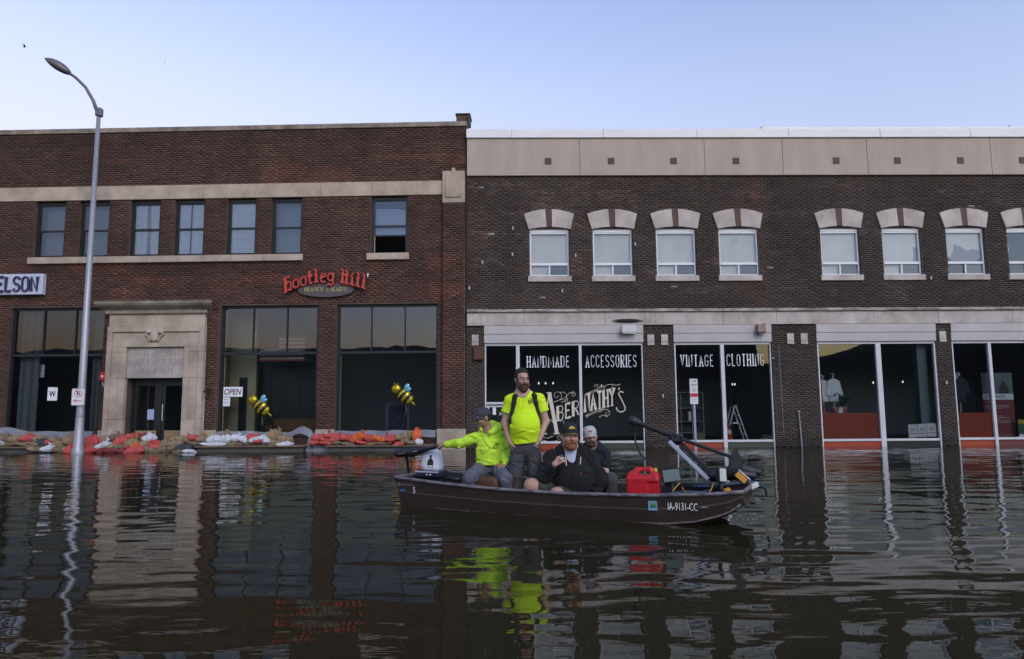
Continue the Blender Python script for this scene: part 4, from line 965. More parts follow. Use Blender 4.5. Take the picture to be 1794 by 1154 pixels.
for t in [(130, 775, 'k', 22, 18, -.5), (136, 783, 'b', 24, 14, -.55), (148, 771, 't', 18, 12, -.4, 0, .1), (160, 776, 't', 22, 14, -.45), (151, 782, 'w', 18, 12, -.75, 10, .5, None, 'w'), (170, 766, 't', 20, 12, -.36, 0, .2), (166, 785, 'b', 24, 14, -.6), (180, 770, 't', 24, 14, -.5, 8, -.1), (184, 783, 't', 26, 14, -.6), (146, 772, 'r', 8, 9, -.62),
    (196, 781, 'r', 26, 16, -.85, 20, .6, None, 'o'), (204, 785, 'r', 26, 12, -.95), (220, 772, 'r', 30, 22, -.70, 8, .2, None, 'r'), (214, 783, 'r', 30, 14, -.80), (228, 785, 'r', 24, 12, -.88), (232, 779, 't', 14, 10, -.75), (237, 766, 't', 18, 12, -.5), (254, 765, 'b', 22, 14, -.45, 0, .3, None, 'r'), (246, 777, 'w', 22, 11, -.84, 18, .9, None, 'w'),
    (268, 770, 'r', 24, 16, -.64, 6), (284, 763, 'r', 24, 14, -.5), (262, 779, 't', 18, 10, -.78), (276, 780, 'b', 24, 10, -.76), (288, 773, 't', 24, 15, -.66, 10, .7), (306, 764, 'm', 24, 16, -.46), (314, 766, 'w', 16, 16, -.60, 0, 0, None, 'w'), (296, 777, 'o', 14, 9, -.74, 15), (300, 774, 't', 12, 9, -.6, 0, .2),
    (312, 775, 't', 22, 13, -.64), (298, 781, 't', 20, 11, -.70), (246, 786, 'm', 22, 11, -.84), (262, 786, 'm', 24, 11, -.86), (280, 786, 'm', 22, 11, -.84), (300, 785, 'r', 32, 13, -.86, 6, -.9, None, 'r'), (318, 785, 't', 24, 16, -.72), (326, 775, 'r', 14, 22, -.66, 75, .3, None, 'r'), (336, 778, 't', 24, 14, -.60, 25, -.6), (330, 788, 'b', 26, 12, -.74), (344, 786, 'b', 26, 14, -.62),
    (356, 776, 't', 28, 13, -.5), (352, 769, 't', 20, 11, -.38, 0, -.8), (366, 768, 't', 24, 13, -.40, -8, .7), (362, 783, 'b', 26, 12, -.66), (376, 781, 'k', 28, 12, -.72, 8), (376, 788, 'b', 28, 9, -.80), (392, 787.5, 'w', 16, 8, -.92)]:
    bag(*t[:6], B_, *(t[6:] if len(t) > 6 else ()))
for t in [(372, 772, 't', 18, 12, -.34, 0, .5), (384, 766.5, 'r', 19, 11, -.40), (400, 768, 't', 22, 11, -.38, 0, .1), (392, 776, 'b', 24, 9, -.42), (412, 777, 'w', 26, 8, -.50), (430, 777, 'w', 26, 8, -.50), (420, 768, 'w', 22, 14, -.44), (438, 768, 'w', 24, 15, -.44), (455, 767, 'w', 20, 13, -.40, 0, .5, None, 'w'), (471, 769, 'w', 17, 13, -.48, -20), (456, 775.5, 'b', 26, 10, -.46), (436, 762, 't', 14, 10, -.30, 0, 0),
    (483, 767, 'r', 20, 16, -.42), (492, 769, 'w', 16, 10, -.58, 20), (503, 768, 'w', 20, 14, -.44), (484, 775.5, 'b', 24, 9, -.46), (500, 777, 'b', 26, 10, -.48), (520, 762, 't', 26, 18, -.40, -4, .7), (524, 773, 't', 20, 10, -.46), (520, 778, 'b', 22, 9, -.48), (538, 769, 't', 26, 14, -.40), (540, 777, 'w', 26, 9, -.52, 10), (510, 772, 'w', 16, 8, -.6), (500, 772, 'r', 16, 8, -.62)]:
    bag(*t[:6], C_, *(t[6:] if len(t) > 6 else ()))
for t in [(590, 775, 'r', 20, 9, -.46), (608, 776, 'r', 22, 8, -.48), (628, 776, 'b', 18, 8, -.48), (646, 777, 'b', 22, 7, -.48), (668, 776, 'r', 20, 7, -.48), (704, 776.5, 'b', 26, 7, -.48), (686, 777, 't', 20, 7, -.46), (730, 777, 'r', 20, 7, -.52), (752, 776, 't', 24, 9, -.48),
    (594, 766, 'r', 24, 12, -.42), (612, 770, 'r', 26, 10, -.46), (622, 766, 'r', 22, 14, -.44, -20, .7, None, 'r'), (612, 763, 'r', 10, 8, -.5, 0, .3, None, 'r'), (640, 767, 'r', 20, 14, -.44), (662, 767, 'o', 28, 15, -.44, 12, .8, None, 'o'), (680, 768, 'r', 12, 14, -.50), (692, 769, 'o', 18, 12, -.44), (700, 770, 'o', 18, 11, -.50, -15), (714, 767, 'r', 20, 9, -.40, 0, -.4, None, 'r'), (716, 771, 'r', 18, 8, -.50), (730, 767, 't', 16, 13, -.42), (744, 764, 't', 20, 15, -.40), (741, 773, 't', 14, 9, -.5), (758, 763, 'o', 16, 20, -.46, 0, -.2, None, 'o'), (762, 775, 'w', 14, 12, -.5)]:
    bag(*t[:6], D_, *(t[6:] if len(t) > 6 else ()))

# look-alike bags are told apart by their order from something one can find
ORD = ('first', 'second', 'third', 'fourth', 'fifth', 'sixth', 'seventh', 'eighth', 'ninth', 'tenth', 'eleventh', 'twelfth')
gr = {}
for o in COL.objects:
    if o.name.startswith('sandbag') and o.get('label'): gr.setdefault(o['label'], []).append(o)
for lab, l in gr.items():
    if len(l) < 2: continue
    mark, sg = ('lamp post', -1) if A_ in lab else (('lamp post', 1) if B_ in lab else (('wrapped pier', -1) if C_ in lab else ('corner pilaster', -1)))
    for k, o in enumerate(sorted(l, key=lambda o: sg*o.location.x)): o['label'] = f'{lab}, {ORD[k]} such from the {mark}'
# sheets of clear plastic draped over the bags
def plastic_mat():
    m = bpy.data.materials.new('clear_plastic'); m.use_nodes = True; nt = m.node_tree; b = nt.nodes['Principled BSDF']
    b.inputs['Base Color'].default_value = (.46, .47, .54, 1); b.inputs['Roughness'].default_value = .25; b.inputs['Alpha'].default_value = .42; MATS['plastic'] = m; return m
plastic_mat()
def sheet(lab, u0, u1, fn, n=26, mrows=8):
    v = []
    for j in range(mrows+1):
        for i in range(n+1):
            s, t = i/n, j/mrows; u = u0+(u1-u0)*s; y, z = fn(s, t)
            v.append((u+.01*math.sin(9*t+13*s), y+.015*math.sin(17*s+5*t)+.02*math.sin(31*s+2*t), z+.012*math.sin(23*s+7*t)))
    q = [(j*(n+1)+i, j*(n+1)+i+1, (j+1)*(n+1)+i+1, (j+1)*(n+1)+i) for j in range(mrows) for i in range(n)]
    o = link('plastic_sheet', np_mesh('plastic_sheet', np.array(v), np.array(q), MATS['plastic']), None, onL(0, 0), (0, 0, RL)); tag(o, lab, 'plastic sheet')
sheet('clear plastic sheet wrapped round the brick pier between two windows', -6.12, -5.30, lambda s, t: (-.16-.42*t**1.5, .52-.62*t))
sheet('clear plastic sheet tucked behind the sandbags under the OPEN sign', -9.0, -6.05, lambda s, t: (-.05-.22*t, .56+.02*math.sin(7*s)+(.14 if s > .78 else 0)*math.sin((s-.78)*14)-.2*t))
sheet('clear plastic sheet tucked behind the red sandbags', -5.38, -2.3, lambda s, t: (-.05-.22*t, .56+.02*s-.2*t))
sheet('clear plastic sheet behind the bags under the curtained window', -16.6, -12.8, lambda s, t: (-.05-.24*t, .60+.14*math.exp(-((s-.27)/.13)**2)-.22*t))
sheet('crumpled plastic sheet slanting over the red bags left of the doorway', -13.1, -12.0, lambda s, t: (-.65-.4*t+.25*s, .15+.55*s**1.3-(.25+.3*s)*t))
for a, b, dl in ((-11.66, -11.0, 'with the blue notice'), (-10.75, -10.2, 'with the handle')):
    o = box('osb_board', M('strand_board', (.34, .23, .12), .85, noise=(22, .4)), a, b, .0, .02, -.3, .60, None); o.location = onL(0, 0, .2); o.rotation_euler = (0, 0, RL); tag(o, 'tan strand board across the foot of the door leaf '+dl, 'board', 'strand boards across the doorway')

# birds in the sky
def bird(loc, s, rot, lab):
    e = empty('bird', loc, rot, lab, 'bird'); k = M('bird_dark', (.03, .03, .035), .9)
    MB().lathe([(.005, -.22), (.04, -.12), (.055, 0), (.04, .12), (.012, .2)], 8, axis='x').build('body', k, e, smooth=True)
    for d in (-1, 1):
        w_ = MB(); w_.add([(.08, 0, .0), (-.08, 0, .0), (-.12, d*.3, .12), (.06, d*.3, .13), (-.16, d*.62, .06)], [(0, 1, 2, 3), (3, 2, 4)]); o = w_.build('wing', k, e); sm = o.modifiers.new('t', 'SOLIDIFY'); sm.thickness = .012
    e.scale = (s, s, s)
bird((-36.0, 48.0, 27.9), .62, R(30), 'dark bird gliding above the lamp head'); bird((-25.5, 48.0, 26.6), .2, R(60), 'tiny dark bird far off beyond the lamp post')

# ------------------------------------------------------------------ smooth-blend solids (for bodies, clothes, moulded plastic)
class SD:
    def __init__(s, lo, hi, h):
        lo, hi = np.array(lo, float), np.array(hi, float); sw = (hi < lo)*.2; lo, hi = np.minimum(lo, hi)-sw, np.maximum(lo, hi)+sw
        s.lo = lo; s.h = h; s.n = np.ceil((np.array(hi)-s.lo)/h).astype(int)+1
        s.F = np.full(s.n, 9.0, np.float32); s.ax = [s.lo[i]+h*np.arange(s.n[i]) for i in range(3)]
    def _sl(s, lo, hi):
        a = np.clip(np.floor((np.array(lo)-s.lo)/s.h).astype(int), 0, s.n); b = np.clip(np.ceil((np.array(hi)-s.lo)/s.h).astype(int)+1, 0, s.n)
        if np.any(b <= a): return None, None
        sl = tuple(slice(i, j) for i, j in zip(a, b))
        P = np.meshgrid(*[s.ax[i][sl[i]] for i in range(3)], indexing='ij', sparse=True); return sl, P
    def _mix(s, sl, d, k, op):
        A = s.F[sl]; d = d.astype(np.float32)
        if op == 'add':
            if k > 0: h = np.clip(.5+.5*(d-A)/k, 0, 1); s.F[sl] = d+(A-d)*h-k*h*(1-h)
            else: s.F[sl] = np.minimum(A, d)
        else:
            if k > 0: h = np.clip(.5-.5*(d+A)/k, 0, 1); s.F[sl] = A+(-d-A)*h+k*h*(1-h)
            else: s.F[sl] = np.maximum(A, -d)
    def cone(s, a, b, ra, rb, k=.02, sc=(1, 1, 1), op='add'):
        a, b = np.array(a, float), np.array(b, float); r = max(ra, rb)*max(1, max(sc)); pad = r+k+4*s.h
        sl, P = s._sl(np.minimum(a, b)-pad, np.maximum(a, b)+pad)
        if sl is None: return s
        sc = np.array(sc, float); ab = (b-a)/sc; L2 = (ab**2).sum() or 1e-9
        q = [(P[i]-a[i])/sc[i] for i in range(3)]; t = np.clip((q[0]*ab[0]+q[1]*ab[1]+q[2]*ab[2])/L2, 0, 1)
        d = np.sqrt((q[0]-t*ab[0])**2+(q[1]-t*ab[1])**2+(q[2]-t*ab[2])**2)-(ra+(rb-ra)*t)
        s._mix(sl, d*min(sc), k, op); return s
    def chain(s, pts, rad, k=.02, sc=(1, 1, 1)):
        for i in range(len(pts)-1): s.cone(pts[i], pts[i+1], rad[i], rad[i+1], k, sc)
        return s
    def ell(s, c, r, k=.02, rot=None, op='add'):
        c = np.array(c, float); r = np.array(r, float); pad = r.max()+k+4*s.h; sl, P = s._sl(c-pad, c+pad)
        if sl is None: return s
        q = [P[i]-c[i] for i in range(3)]
        if rot is not None:
            m = np.array(rot).T; q = [m[i][0]*q[0]+m[i][1]*q[1]+m[i][2]*q[2] for i in range(3)]
        k0 = np.sqrt((q[0]/r[0])**2+(q[1]/r[1])**2+(q[2]/r[2])**2); k1 = np.sqrt((q[0]/r[0]**2)**2+(q[1]/r[1]**2)**2+(q[2]/r[2]**2)**2)+1e-6
        s._mix(sl, k0*(k0-1)/k1, k, op); return s
    def rbox(s, c, hs, rr, k=.0, rot=None, op='add', taper=0):
        c = np.array(c, float); hs = np.array(hs, float); pad = np.linalg.norm(hs)+k+4*s.h; sl, P = s._sl(c-pad, c+pad)
        if sl is None: return s
        q = [P[i]-c[i] for i in range(3)]
        if rot is not None:
            m = np.array(rot).T; q = [m[i][0]*q[0]+m[i][1]*q[1]+m[i][2]*q[2] for i in range(3)]
        tz = 1-taper*(q[2]/hs[2]+1)/2 if taper else 1.0
        e = [np.abs(q[0])/tz-hs[0]+rr, np.abs(q[1])/tz-hs[1]+rr, np.abs(q[2])-hs[2]+rr]
        d = np.sqrt(np.maximum(e[0], 0)**2+np.maximum(e[1], 0)**2+np.maximum(e[2], 0)**2)+np.minimum(np.maximum(np.maximum(e[0], e[1]), e[2]), 0)-rr
        s._mix(sl, d, k, op); return s
    def grid(s): return np.meshgrid(*s.ax, indexing='ij', sparse=True)
    def cut(s, fn, k=0.0):                     # keep where fn(x,y,z) < 0
        X, Y, Z = s.grid(); d = np.broadcast_to(fn(X, Y, Z), s.F.shape).astype(np.float32)
        if k > 0: h = np.clip(.5-.5*(d-s.F)/k, 0, 1); s.F = d+(s.F-d)*h+k*h*(1-h)
        else: s.F = np.maximum(s.F, d)
        return s
    def disp(s, fn):
        X, Y, Z = s.grid(); s.F = s.F+fn(X, Y, Z).astype(np.float32); return s
    def mesh(s, name, mat, colfn=None, smooth=True):
        F = s.F; S = F < 0; nx, ny, nz = s.n
        c8 = [S[i:nx-1+i, j:ny-1+j, k:nz-1+k] for i in (0, 1) for j in (0, 1) for k in (0, 1)]
        cnt = sum(c.astype(np.int8) for c in c8); I = np.argwhere((cnt > 0) & (cnt < 8)); N = len(I)
        idx = np.full((nx-1, ny-1, nz-1), -1, np.int32); idx[I[:, 0], I[:, 1], I[:, 2]] = np.arange(N)
        cor = [(i, j, k) for i in (0, 1) for j in (0, 1) for k in (0, 1)]; V = [F[I[:, 0]+i, I[:, 1]+j, I[:, 2]+k] for i, j, k in cor]
        acc = np.zeros((N, 3)); w = np.zeros(N)
        for a in range(8):
            for b in range(a+1, 8):
                if sum(abs(cor[a][q]-cor[b][q]) for q in range(3)) != 1: continue
                m = (V[a] < 0) != (V[b] < 0); t = np.where(m, V[a]/np.where(m, V[a]-V[b], 1), 0)
                acc += m[:, None]*(np.array(cor[a])+t[:, None]*(np.array(cor[b])-np.array(cor[a]))); w += m
        v = s.lo+(I+acc/w[:, None])*s.h; Q = []
        for ax_ in range(3):
            b_, c_ = (ax_+1) % 3, (ax_+2) % 3
            A = np.take(S, range(0, s.n[ax_]-1), ax_); B = np.take(S, range(1, s.n[ax_]), ax_); E = np.argwhere(A != B)
            E = E[(E[:, b_] > 0) & (E[:, c_] > 0) & (E[:, b_] < s.n[b_]-1) & (E[:, c_] < s.n[c_]-1)]
            inside = S[E[:, 0], E[:, 1], E[:, 2]]; g = []
            for db, dc in ((-1, -1), (0, -1), (0, 0), (-1, 0)):
                e = E.copy(); e[:, b_] += db; e[:, c_] += dc; g.append(idx[e[:, 0], e[:, 1], e[:, 2]])
            g = np.stack(g, 1); g[~inside] = g[~inside][:, ::-1]; Q.append(g)
        Q = np.concatenate(Q); Q = Q[(Q >= 0).all(1)]
        return np_mesh(name, v, Q, mat, smooth, None if colfn is None else colfn(v))
    def build(s, name, mat, parent=None, colfn=None, loc=None, rot=None): return link(name, s.mesh(name, mat, colfn), parent, loc, rot)

CM = SC.camera.matrix_world.copy(); CR = CM.to_3x3(); CL = CM.translation
def at(px, py, Y):
    """the point that lies Y metres down the street from the lens, on a line of sight surveyed in the picture"""
    d = CR @ Vector(((px-897)/1196, -(py-577)/1196, -1)); return CL+d*(Y/d.y)

# ------------------------------------------------------------------ the boat
BO = empty('boat', (.72, 8.64, 0), R(-26), 'flat-bottomed brown aluminium jon boat carrying four people', 'boat')
XS = np.array([-2.30, -1.9, -1.5, -1.1, -.7, -.3, .2, .6, 1.1, 1.45, 1.75, 1.95, 2.10])
gw = lambda x: np.interp(x, [-2.3, -1.5, -.7, .2, 1.1, 1.8, 2.10], [.50, .56, .60, .60, .56, .48, .41])
gz = lambda x: np.interp(x, [-2.3, -1.5, -.7, .2, 1.1, 1.8, 2.10], [.36, .315, .288, .282, .300, .338, .372])
cw = lambda x: np.interp(x, [-2.3, -1.5, -.7, .2, 1.1, 1.6, 1.92, 2.10], [.45, .50, .54, .54, .50, .45, .41, .385])
cz = lambda x: np.interp(x, [-2.3, .9, 1.3, 1.6, 1.92, 2.10], [-.015, -.015, .0, .035, .13, .26])
bz = lambda x: np.interp(x, [-2.3, .9, 1.3, 1.6, 1.92, 2.10], [-.10, -.10, -.08, -.02, .10, .235])
m_hull = M('hull_brown', (.046, .029, .022), .5, noise=(3.5, .35, (.027, .018, .014)), bump=(14, .12))
m_gun = M('gunwale_scuffed', (.075, .05, .05), .45, metal=.2, noise=(16, .6, (.27, .25, .27)), stretch=(.6, 2, 2))
m_in = M('boat_inside', (.05, .042, .035), .7, noise=(4, .4))
def hull(name, mat, inset, zoff, parent):
    v = []; f = []
    for x in XS:
        g, c = float(gw(x))-inset, float(cw(x))-inset; zg, zc, zb = float(gz(x)), float(cz(x))+zoff, float(bz(x))+zoff
        ring = [(-g, zg), (-(g*.5+c*.5)-.006, (zg+zc)/2+.02), (-(g*.45+c*.55)-(.012 if inset == 0 else 0), (zg+zc)/2), (-c, zc), (-c*.86, zb), (0, zb-.005), (c*.86, zb), (c, zc), (g*.45+c*.55+(.012 if inset == 0 else 0), (zg+zc)/2), (g*.5+c*.5+.006, (zg+zc)/2+.02), (g, zg)]
        v += [(x+(.11*max(0, (zg-z)/(zg-zb)) if x < -2.2 else 0), y, z) for y, z in ring]
    n = 11; k = len(XS)
    for i in range(k-1):
        for j in range(n-1): f.append((i*n+j, (i+1)*n+j, (i+1)*n+j+1, i*n+j+1) if inset == 0 else (i*n+j, i*n+j+1, (i+1)*n+j+1, (i+1)*n+j))
    f.append(tuple(range(n))); f.append(tuple(range((k-1)*n, k*n))[::-1])
    m_ = MB(); m_.add(v, f); return m_.build(name, mat, parent)
hull('hull', m_hull, 0, 0, BO); hull('liner', m_in, .022, .025, BO)
for s in (-1, 1):
    MB().tube([(x, s*float(gw(x)), float(gz(x))+.004) for x in np.linspace(-2.31, 2.11, 40)], .021, 8).build('gunwale', m_gun, BO, smooth=True)
    MB().tube([(x, s*(float(cw(x))+.006), float(cz(x))+.004) for x in np.linspace(-2.19, 2.07, 36)], .011, 6).build('chine', M('chine_worn', (.085, .055, .05), .5, metal=.2, noise=(14, .5, (.24, .2, .2))), BO, smooth=True)
MB().tube([(2.11, y, .378) for y in (-.41, 0, .41)], .022, 8).build('bow_rail', m_gun, BO)
MB().add([(-2.30, -.485, .35), (-2.30, .485, .35), (-2.19, .44, -.09), (-2.19, -.44, -.09), (-2.25, -.485, .35), (-2.25, .485, .35), (-2.14, .44, -.09), (-2.14, -.44, -.09)], [(0, 1, 2, 3), (7, 6, 5, 4), (4, 5, 1, 0), (5, 6, 2, 1), (6, 7, 3, 2), (7, 4, 0, 3)]).build('transom', m_hull, BO)
MB().tube([(-2.31, y, .362) for y in (-.5, 0, .5)], .022, 8).build('stern_rail', m_gun, BO)
bp = MB(); bp.prismz([(2.0, -.42), (2.09, -.395), (2.09, .395), (2.0, .42), (1.05, .54), (1.05, -.54)], .20, .215); bp.build('bow_deck', M('deck_dark', (.05, .046, .045), .8, noise=(5, .4)), BO)
for x0, z in ((-1.35, .22), (.15, .18)): MB().box(x0-.17, x0+.17, -.50, .50, -.06, z).build('bench', m_in, BO, bevel=.015)
MB().box(-2.2, .98, -.47, .47, -.085, -.06).build('floor', m_in, BO)
# loop and ring on the bow plate
MB().tube([(2.13, -.20, .27), (2.19, -.20, .25), (2.18, -.12, .225), (2.12, -.10, .22)], .014, 6).build('bow_handle', M('handle_paint', (.12, .075, .06), .5), BO)
MB().tube([(2.16, .03, .25), (2.22, .03, .235), (2.215, .06, .20), (2.15, .06, .20)], .008, 6).build('bow_ring', m_galv, BO)
def on_hull(me_obj, side=-1, off=.004):
    me = me_obj.data
    for v in me.vertices:
        x, dy, z = v.co; t = (z-float(cz(x)))/(float(gz(x))-float(cz(x))); y = float(cw(x))+(float(gw(x))-float(cw(x)))*t
        bulge = .012*max(0, 1-abs(t-.5)*8)
        v.co = (x, side*(y+bulge+off-dy), z)
    me.update()
o = font_mesh('IA-9131-CC', 'registration_number', 1.325, 1.635, .158, .240, 0, m_white, BO, .002, 0, .0); on_hull(o)
o = MB(); o.box(1.655, 1.67, -.001, 0, .195, .205); o.box(1.68, 1.74, -.001, 0, .192, .212); o = o.build('small_print', M('print_teal', (.16, .22, .28), .6), BO); on_hull(o)
st = MB()
for i in range(8):
    for j in range(4): a, b, c, d = 1.115+i*.012, 1.127+i*.012, .145+j*.026, .171+j*.026; st.quad((a, 0, c), (b, 0, c), (b, 0, d), (a, 0, d), 1 if (0 < j < 3 and 1 < i < 7) else 0)
o = st.build('licence_sticker', [M('sticker_blue', (.18, .34, .50), .5), M('sticker_green', (.10, .30, .13), .5)], BO); on_hull(o, off=.008)
o = font_mesh('2019', 'sticker_year', 1.14, 1.195, .178, .202, -.002, M('sticker_dark', (.02, .08, .09), .5), BO); on_hull(o, off=.012)
o = lettering('5', -2.005, -1.965, .165, .25, 0, .014, .002).build('number_five', m_white, BO); on_hull(o)
o = MB().prism([(-2.17+.05*math.cos(k*.5236), .20+.016*math.sin(k*.5236)) for k in range(12)], -.002, 0).build('oval_badge', M('badge_blue', (.03, .09, .30), .4), BO); on_hull(o, off=.010)
o = MB()
for k in range(7): o.box(-2.22+k*.036, -2.195+k*.036, -.001, 0, .262, .285)
o.prism([(-2.235+.03*math.cos(k*.785), .275+.028*math.sin(k*.785)) for k in range(8)], -.0012, 0); o = o.build('faded_decal', M('decal_grey', (.13, .12, .125), .6), BO); on_hull(o)

# outboard motor on the transom
m_cowl = M('cowl_white', (.56, .60, .72), .3, noise=(3, .08)); m_navy = M('motor_navy', (.015, .022, .045), .35); m_blk = M('black_plastic', (.013, .013, .015), .45); m_blkr = M('black_rubber', (.016, .016, .017), .7)
pM = at(757, 828, 9.55)
OM = empty('outboard_motor', (pM.x, pM.y, 0), R(-22), 'white outboard motor with dark blue skirt and bottle sticker on the transom', 'outboard motor')
zb = pM.z*1.12; OM.scale = (.89, .89, .89)
s_ = SD((-.26, -.24, zb-.02), (.26, .24, zb+.50), .0085); s_.rbox((0, 0, zb+.20), (.178, .142, .185), .095, taper=.26); s_.ell((-.02, 0, zb+.34), (.12, .09, .055), .04)
s_.cut(lambda x, y, z: zb+.035-z, .01); s_.build('cowl', m_cowl, OM)
s_ = SD((-.26, -.24, zb-.16), (.26, .24, zb+.07), .0085); s_.rbox((-.0, 0, zb+.0), (.20, .16, .055), .03); s_.rbox((.02, 0, zb-.06), (.14, .11, .07), .03, .03); s_.build('skirt', m_navy, OM)
MB().box(-.205, .195, -.163, -.158, zb+.03, zb+.045).build('trim_line', m_cowl, OM)
MB().box(-.07, .09, -.09, .09, -.5, zb-.08).build('leg', m_navy, OM, bevel=.03)
MB().box(-.02, .22, -.08, .08, .12, zb-.06).build('clamp', m_blk, OM, bevel=.02)
MB().tube([(.1, -.02, zb-.06), (.3, -.06, zb-.055), (.52, -.10, zb-.065)], [.03, .026, .032], 8).build('tiller', m_blk, OM, smooth=True)
def on_cowl(o, off):     # wrap a flat decal onto the tapering side of the cowl
    for v in o.data.vertices: v.co.y = -(.142*(1-.26*max(0, v.co.z-zb-.01)/.38))-off-(.002 if v.co.y < -.5 else 0)
    o.data.update()
lb = MB(); lb.prism([(-.03, zb+.075), (.115, zb+.075), (.11, zb+.30), (-.025, zb+.30)], -1, 0); on_cowl(lb.build('label', m_paper, OM), .002)
bt = MB(); bt.prism([(-.012, zb+.09), (.092, zb+.09), (.092, zb+.19), (.074, zb+.225), (.056, zb+.232), (.056, zb+.258), (.062, zb+.264), (.062, zb+.288), (.022, zb+.288), (.022, zb+.264), (.026, zb+.258), (.026, zb+.232), (.008, zb+.225), (-.012, zb+.19)], -1, 0); on_cowl(bt.build('bottle_print', m_ink, OM), .006)
bw_ = MB(); bw_.box(-.006, .086, -1, 0, zb+.115, zb+.132); bw_.box(-.006, .086, -1, 0, zb+.097, zb+.105); on_cowl(bw_.build('bottle_label', m_white, OM), .010)
o = font_mesh('ELF', 'cowl_lettering', -.15, -.07, zb+.09, zb+.118, -.142, M('decal_red', (.25, .05, .05), .5), OM)
MB().box(-.15, -.06, -.150, -.142, zb+.070, zb+.078).build('cowl_stripe', m_navy, OM)
for dx in (.0, .06): MB().lathe([(.012, -.008), (.012, 0)], 8, (dx, -.163, zb-.002), axis='y').build('bolt', m_white, OM)

# transom trolling motor with its long tiller head
TM = empty('trolling_motor', at(718, 850, 9.75), 0, 'black transom trolling motor whose tiller the man in the hooded top holds', 'trolling motor')
P0 = Vector(TM.location); rel = lambda px, py, Y: tuple(at(px, py, Y)-P0)
s_ = SD((-.45, -.75, .2), (.60, .25, .80), .009)
s_.chain([rel(697, 793, 9.64), rel(722, 791, 9.53), rel(745, 786, 9.42)], [.062, .066, .038], .03, (1, .8, .9)); s_.chain([rel(740, 787, 9.44), rel(762, 782, 9.33), rel(776, 779, 9.27)], [.036, .026, .022], .02)
s_.build('head', m_blk, TM)
MB().tube([rel(712, 796, 9.58), rel(716, 825, 9.66), rel(722, 850, 9.75), rel(730, 900, 9.78)], .020, 8).build('shaft', m_blk, TM)
MB().box(-.03, .12, -.06, .1, -.06, .10).build('clamp', m_blk, TM, bevel=.02)
MB().tube([rel(698, 794, 9.575), rel(715, 792, 9.50), rel(731, 789, 9.43)], .006, 5).build('trim_stripe', M('stripe_tan', (.4, .3, .2), .5), TM)

# red fuel can
pc = at(1128, 862, 8.12); rz = R(-18)
GC = empty('fuel_can', (pc.x, pc.y, pc.z-.06), rz, 'red plastic fuel can with moulded handle standing in the boat', 'fuel can')
s_ = SD((-.24, -.18, -.02), (.26, .18, .46), .007)
s_.rbox((0, 0, .145), (.185, .13, .15), .03); s_.rbox((0, 0, .29), (.175, .10, .06), .03, .05); s_.chain([(-.15, 0, .29), (-.07, 0, .375), (.08, 0, .385), (.15, 0, .30)], [.035, .032, .032, .04], .03)
s_.chain([(-.075, -.12, .325), (-.075, .12, .325)], [.001, .001], 0)
s_.rbox((.02, 0, .335), (.065, .2, .022), .018, .01, op='sub'); s_.rbox((.12, -.15, .14), (.06, .04, .09), .015, .01, op='sub')
GC.scale = (1, 1, .86)
s_.build('body', M('can_red', (.50, .012, .020), .35, noise=(4, .15)), GC)
MB().lathe([(.024, .34), (.024, .385), (.018, .39), (.016, .405)], 12, (.14, 0, 0)).build('cap', M('cap_yellow', (.55, .42, .02), .4), GC)
MB().tube([(-.16, 0, .36), (-.20, 0, .43), (-.235, 0, .50)], .014, 6).build('spout', m_blk, GC)

# bow trolling motor: head, shaft, folding mount, lower unit
TB = empty('trolling_motor', at(1245, 845, 8.1), 0, 'black bow-mount trolling motor folded back over the bow on its grey bracket', 'trolling motor')
P0 = Vector(TB.location); rel = lambda px, py, Y: tuple(at(px, py, Y)-P0)
s_ = SD(np.array(rel(1095, 760, 8.5))-.05, np.array(rel(1135, 715, 8.2))+.08, .008); s_.cone(rel(1117, 739, 8.35), rel(1109, 736, 8.35), .05, .062, .02); s_.cone(rel(1112, 742, 8.35), rel(1111, 752, 8.35), .04, .025, .02); s_.build('head', m_blk, TB)
MB().tube([rel(1116, 739, 8.35), rel(1182, 764, 8.2)], .030, 10).build('shaft_housing', m_blk, TB)
MB().tube([rel(1180, 763, 8.2), rel(1286, 801, 7.95)], .021, 10).build('shaft', m_blk, TB)
s_ = SD(np.array(rel(1160, 785, 8.35))-.05, np.array(rel(1205, 745, 8.05))+.05, .008); s_.rbox(rel(1184, 766, 8.2), (.075, .05, .05), .02); s_.ell(rel(1182, 759, 8.17), (.03, .03, .03), .02); s_.ell(rel(1193, 763, 8.17), (.025, .03, .03), .02); s_.cone(rel(1180, 772, 8.2), rel(1194, 776, 8.2), .03, .03, .02); s_.build('hinge', m_blk, TB)
def bar(a, b, wdt, dep, name, mt):
    a, b = Vector(a), Vector(b); d = (b-a); L_ = d.length; m_ = MB().box(0, L_, -dep/2, dep/2, -wdt/2, wdt/2); m_.xf(Matrix.Translation(a) @ d.to_track_quat('X', 'Z').to_matrix().to_4x4()); return m_.build(name, mt, TB, bevel=.006)
bar(rel(1172, 772, 8.05), rel(1241, 839, 8.0), .048, .03, 'mount_arm', M('arm_grey', (.42, .45, .55), .4, metal=.4))
bar(rel(1190, 772, 8.2), rel(1248, 832, 8.1), .055, .05, 'mount_arm', m_blk); bar(rel(1190, 782, 8.2), rel(1240, 838, 8.15), .03, .03, 'mount_arm', m_blk)
MB().tube([rel(1111, 752, 8.35), rel(1113, 772, 8.3), rel(1122, 794, 8.25), rel(1137, 810, 8.2), rel(1160, 822, 8.15)], .012, 6).build('cable', m_blkr, TB, smooth=True)
s_ = SD(np.array(rel(1235, 850, 8.4))-.08, np.array(rel(1345, 775, 7.8))+.08, .009)
s_.chain([rel(1248, 832, 8.1), rel(1280, 828, 8.05), rel(1318, 832, 8.0)], [.07, .075, .05], .03); s_.chain([rel(1300, 820, 8.1), rel(1328, 826, 8.1)], [.06, .04], .03)
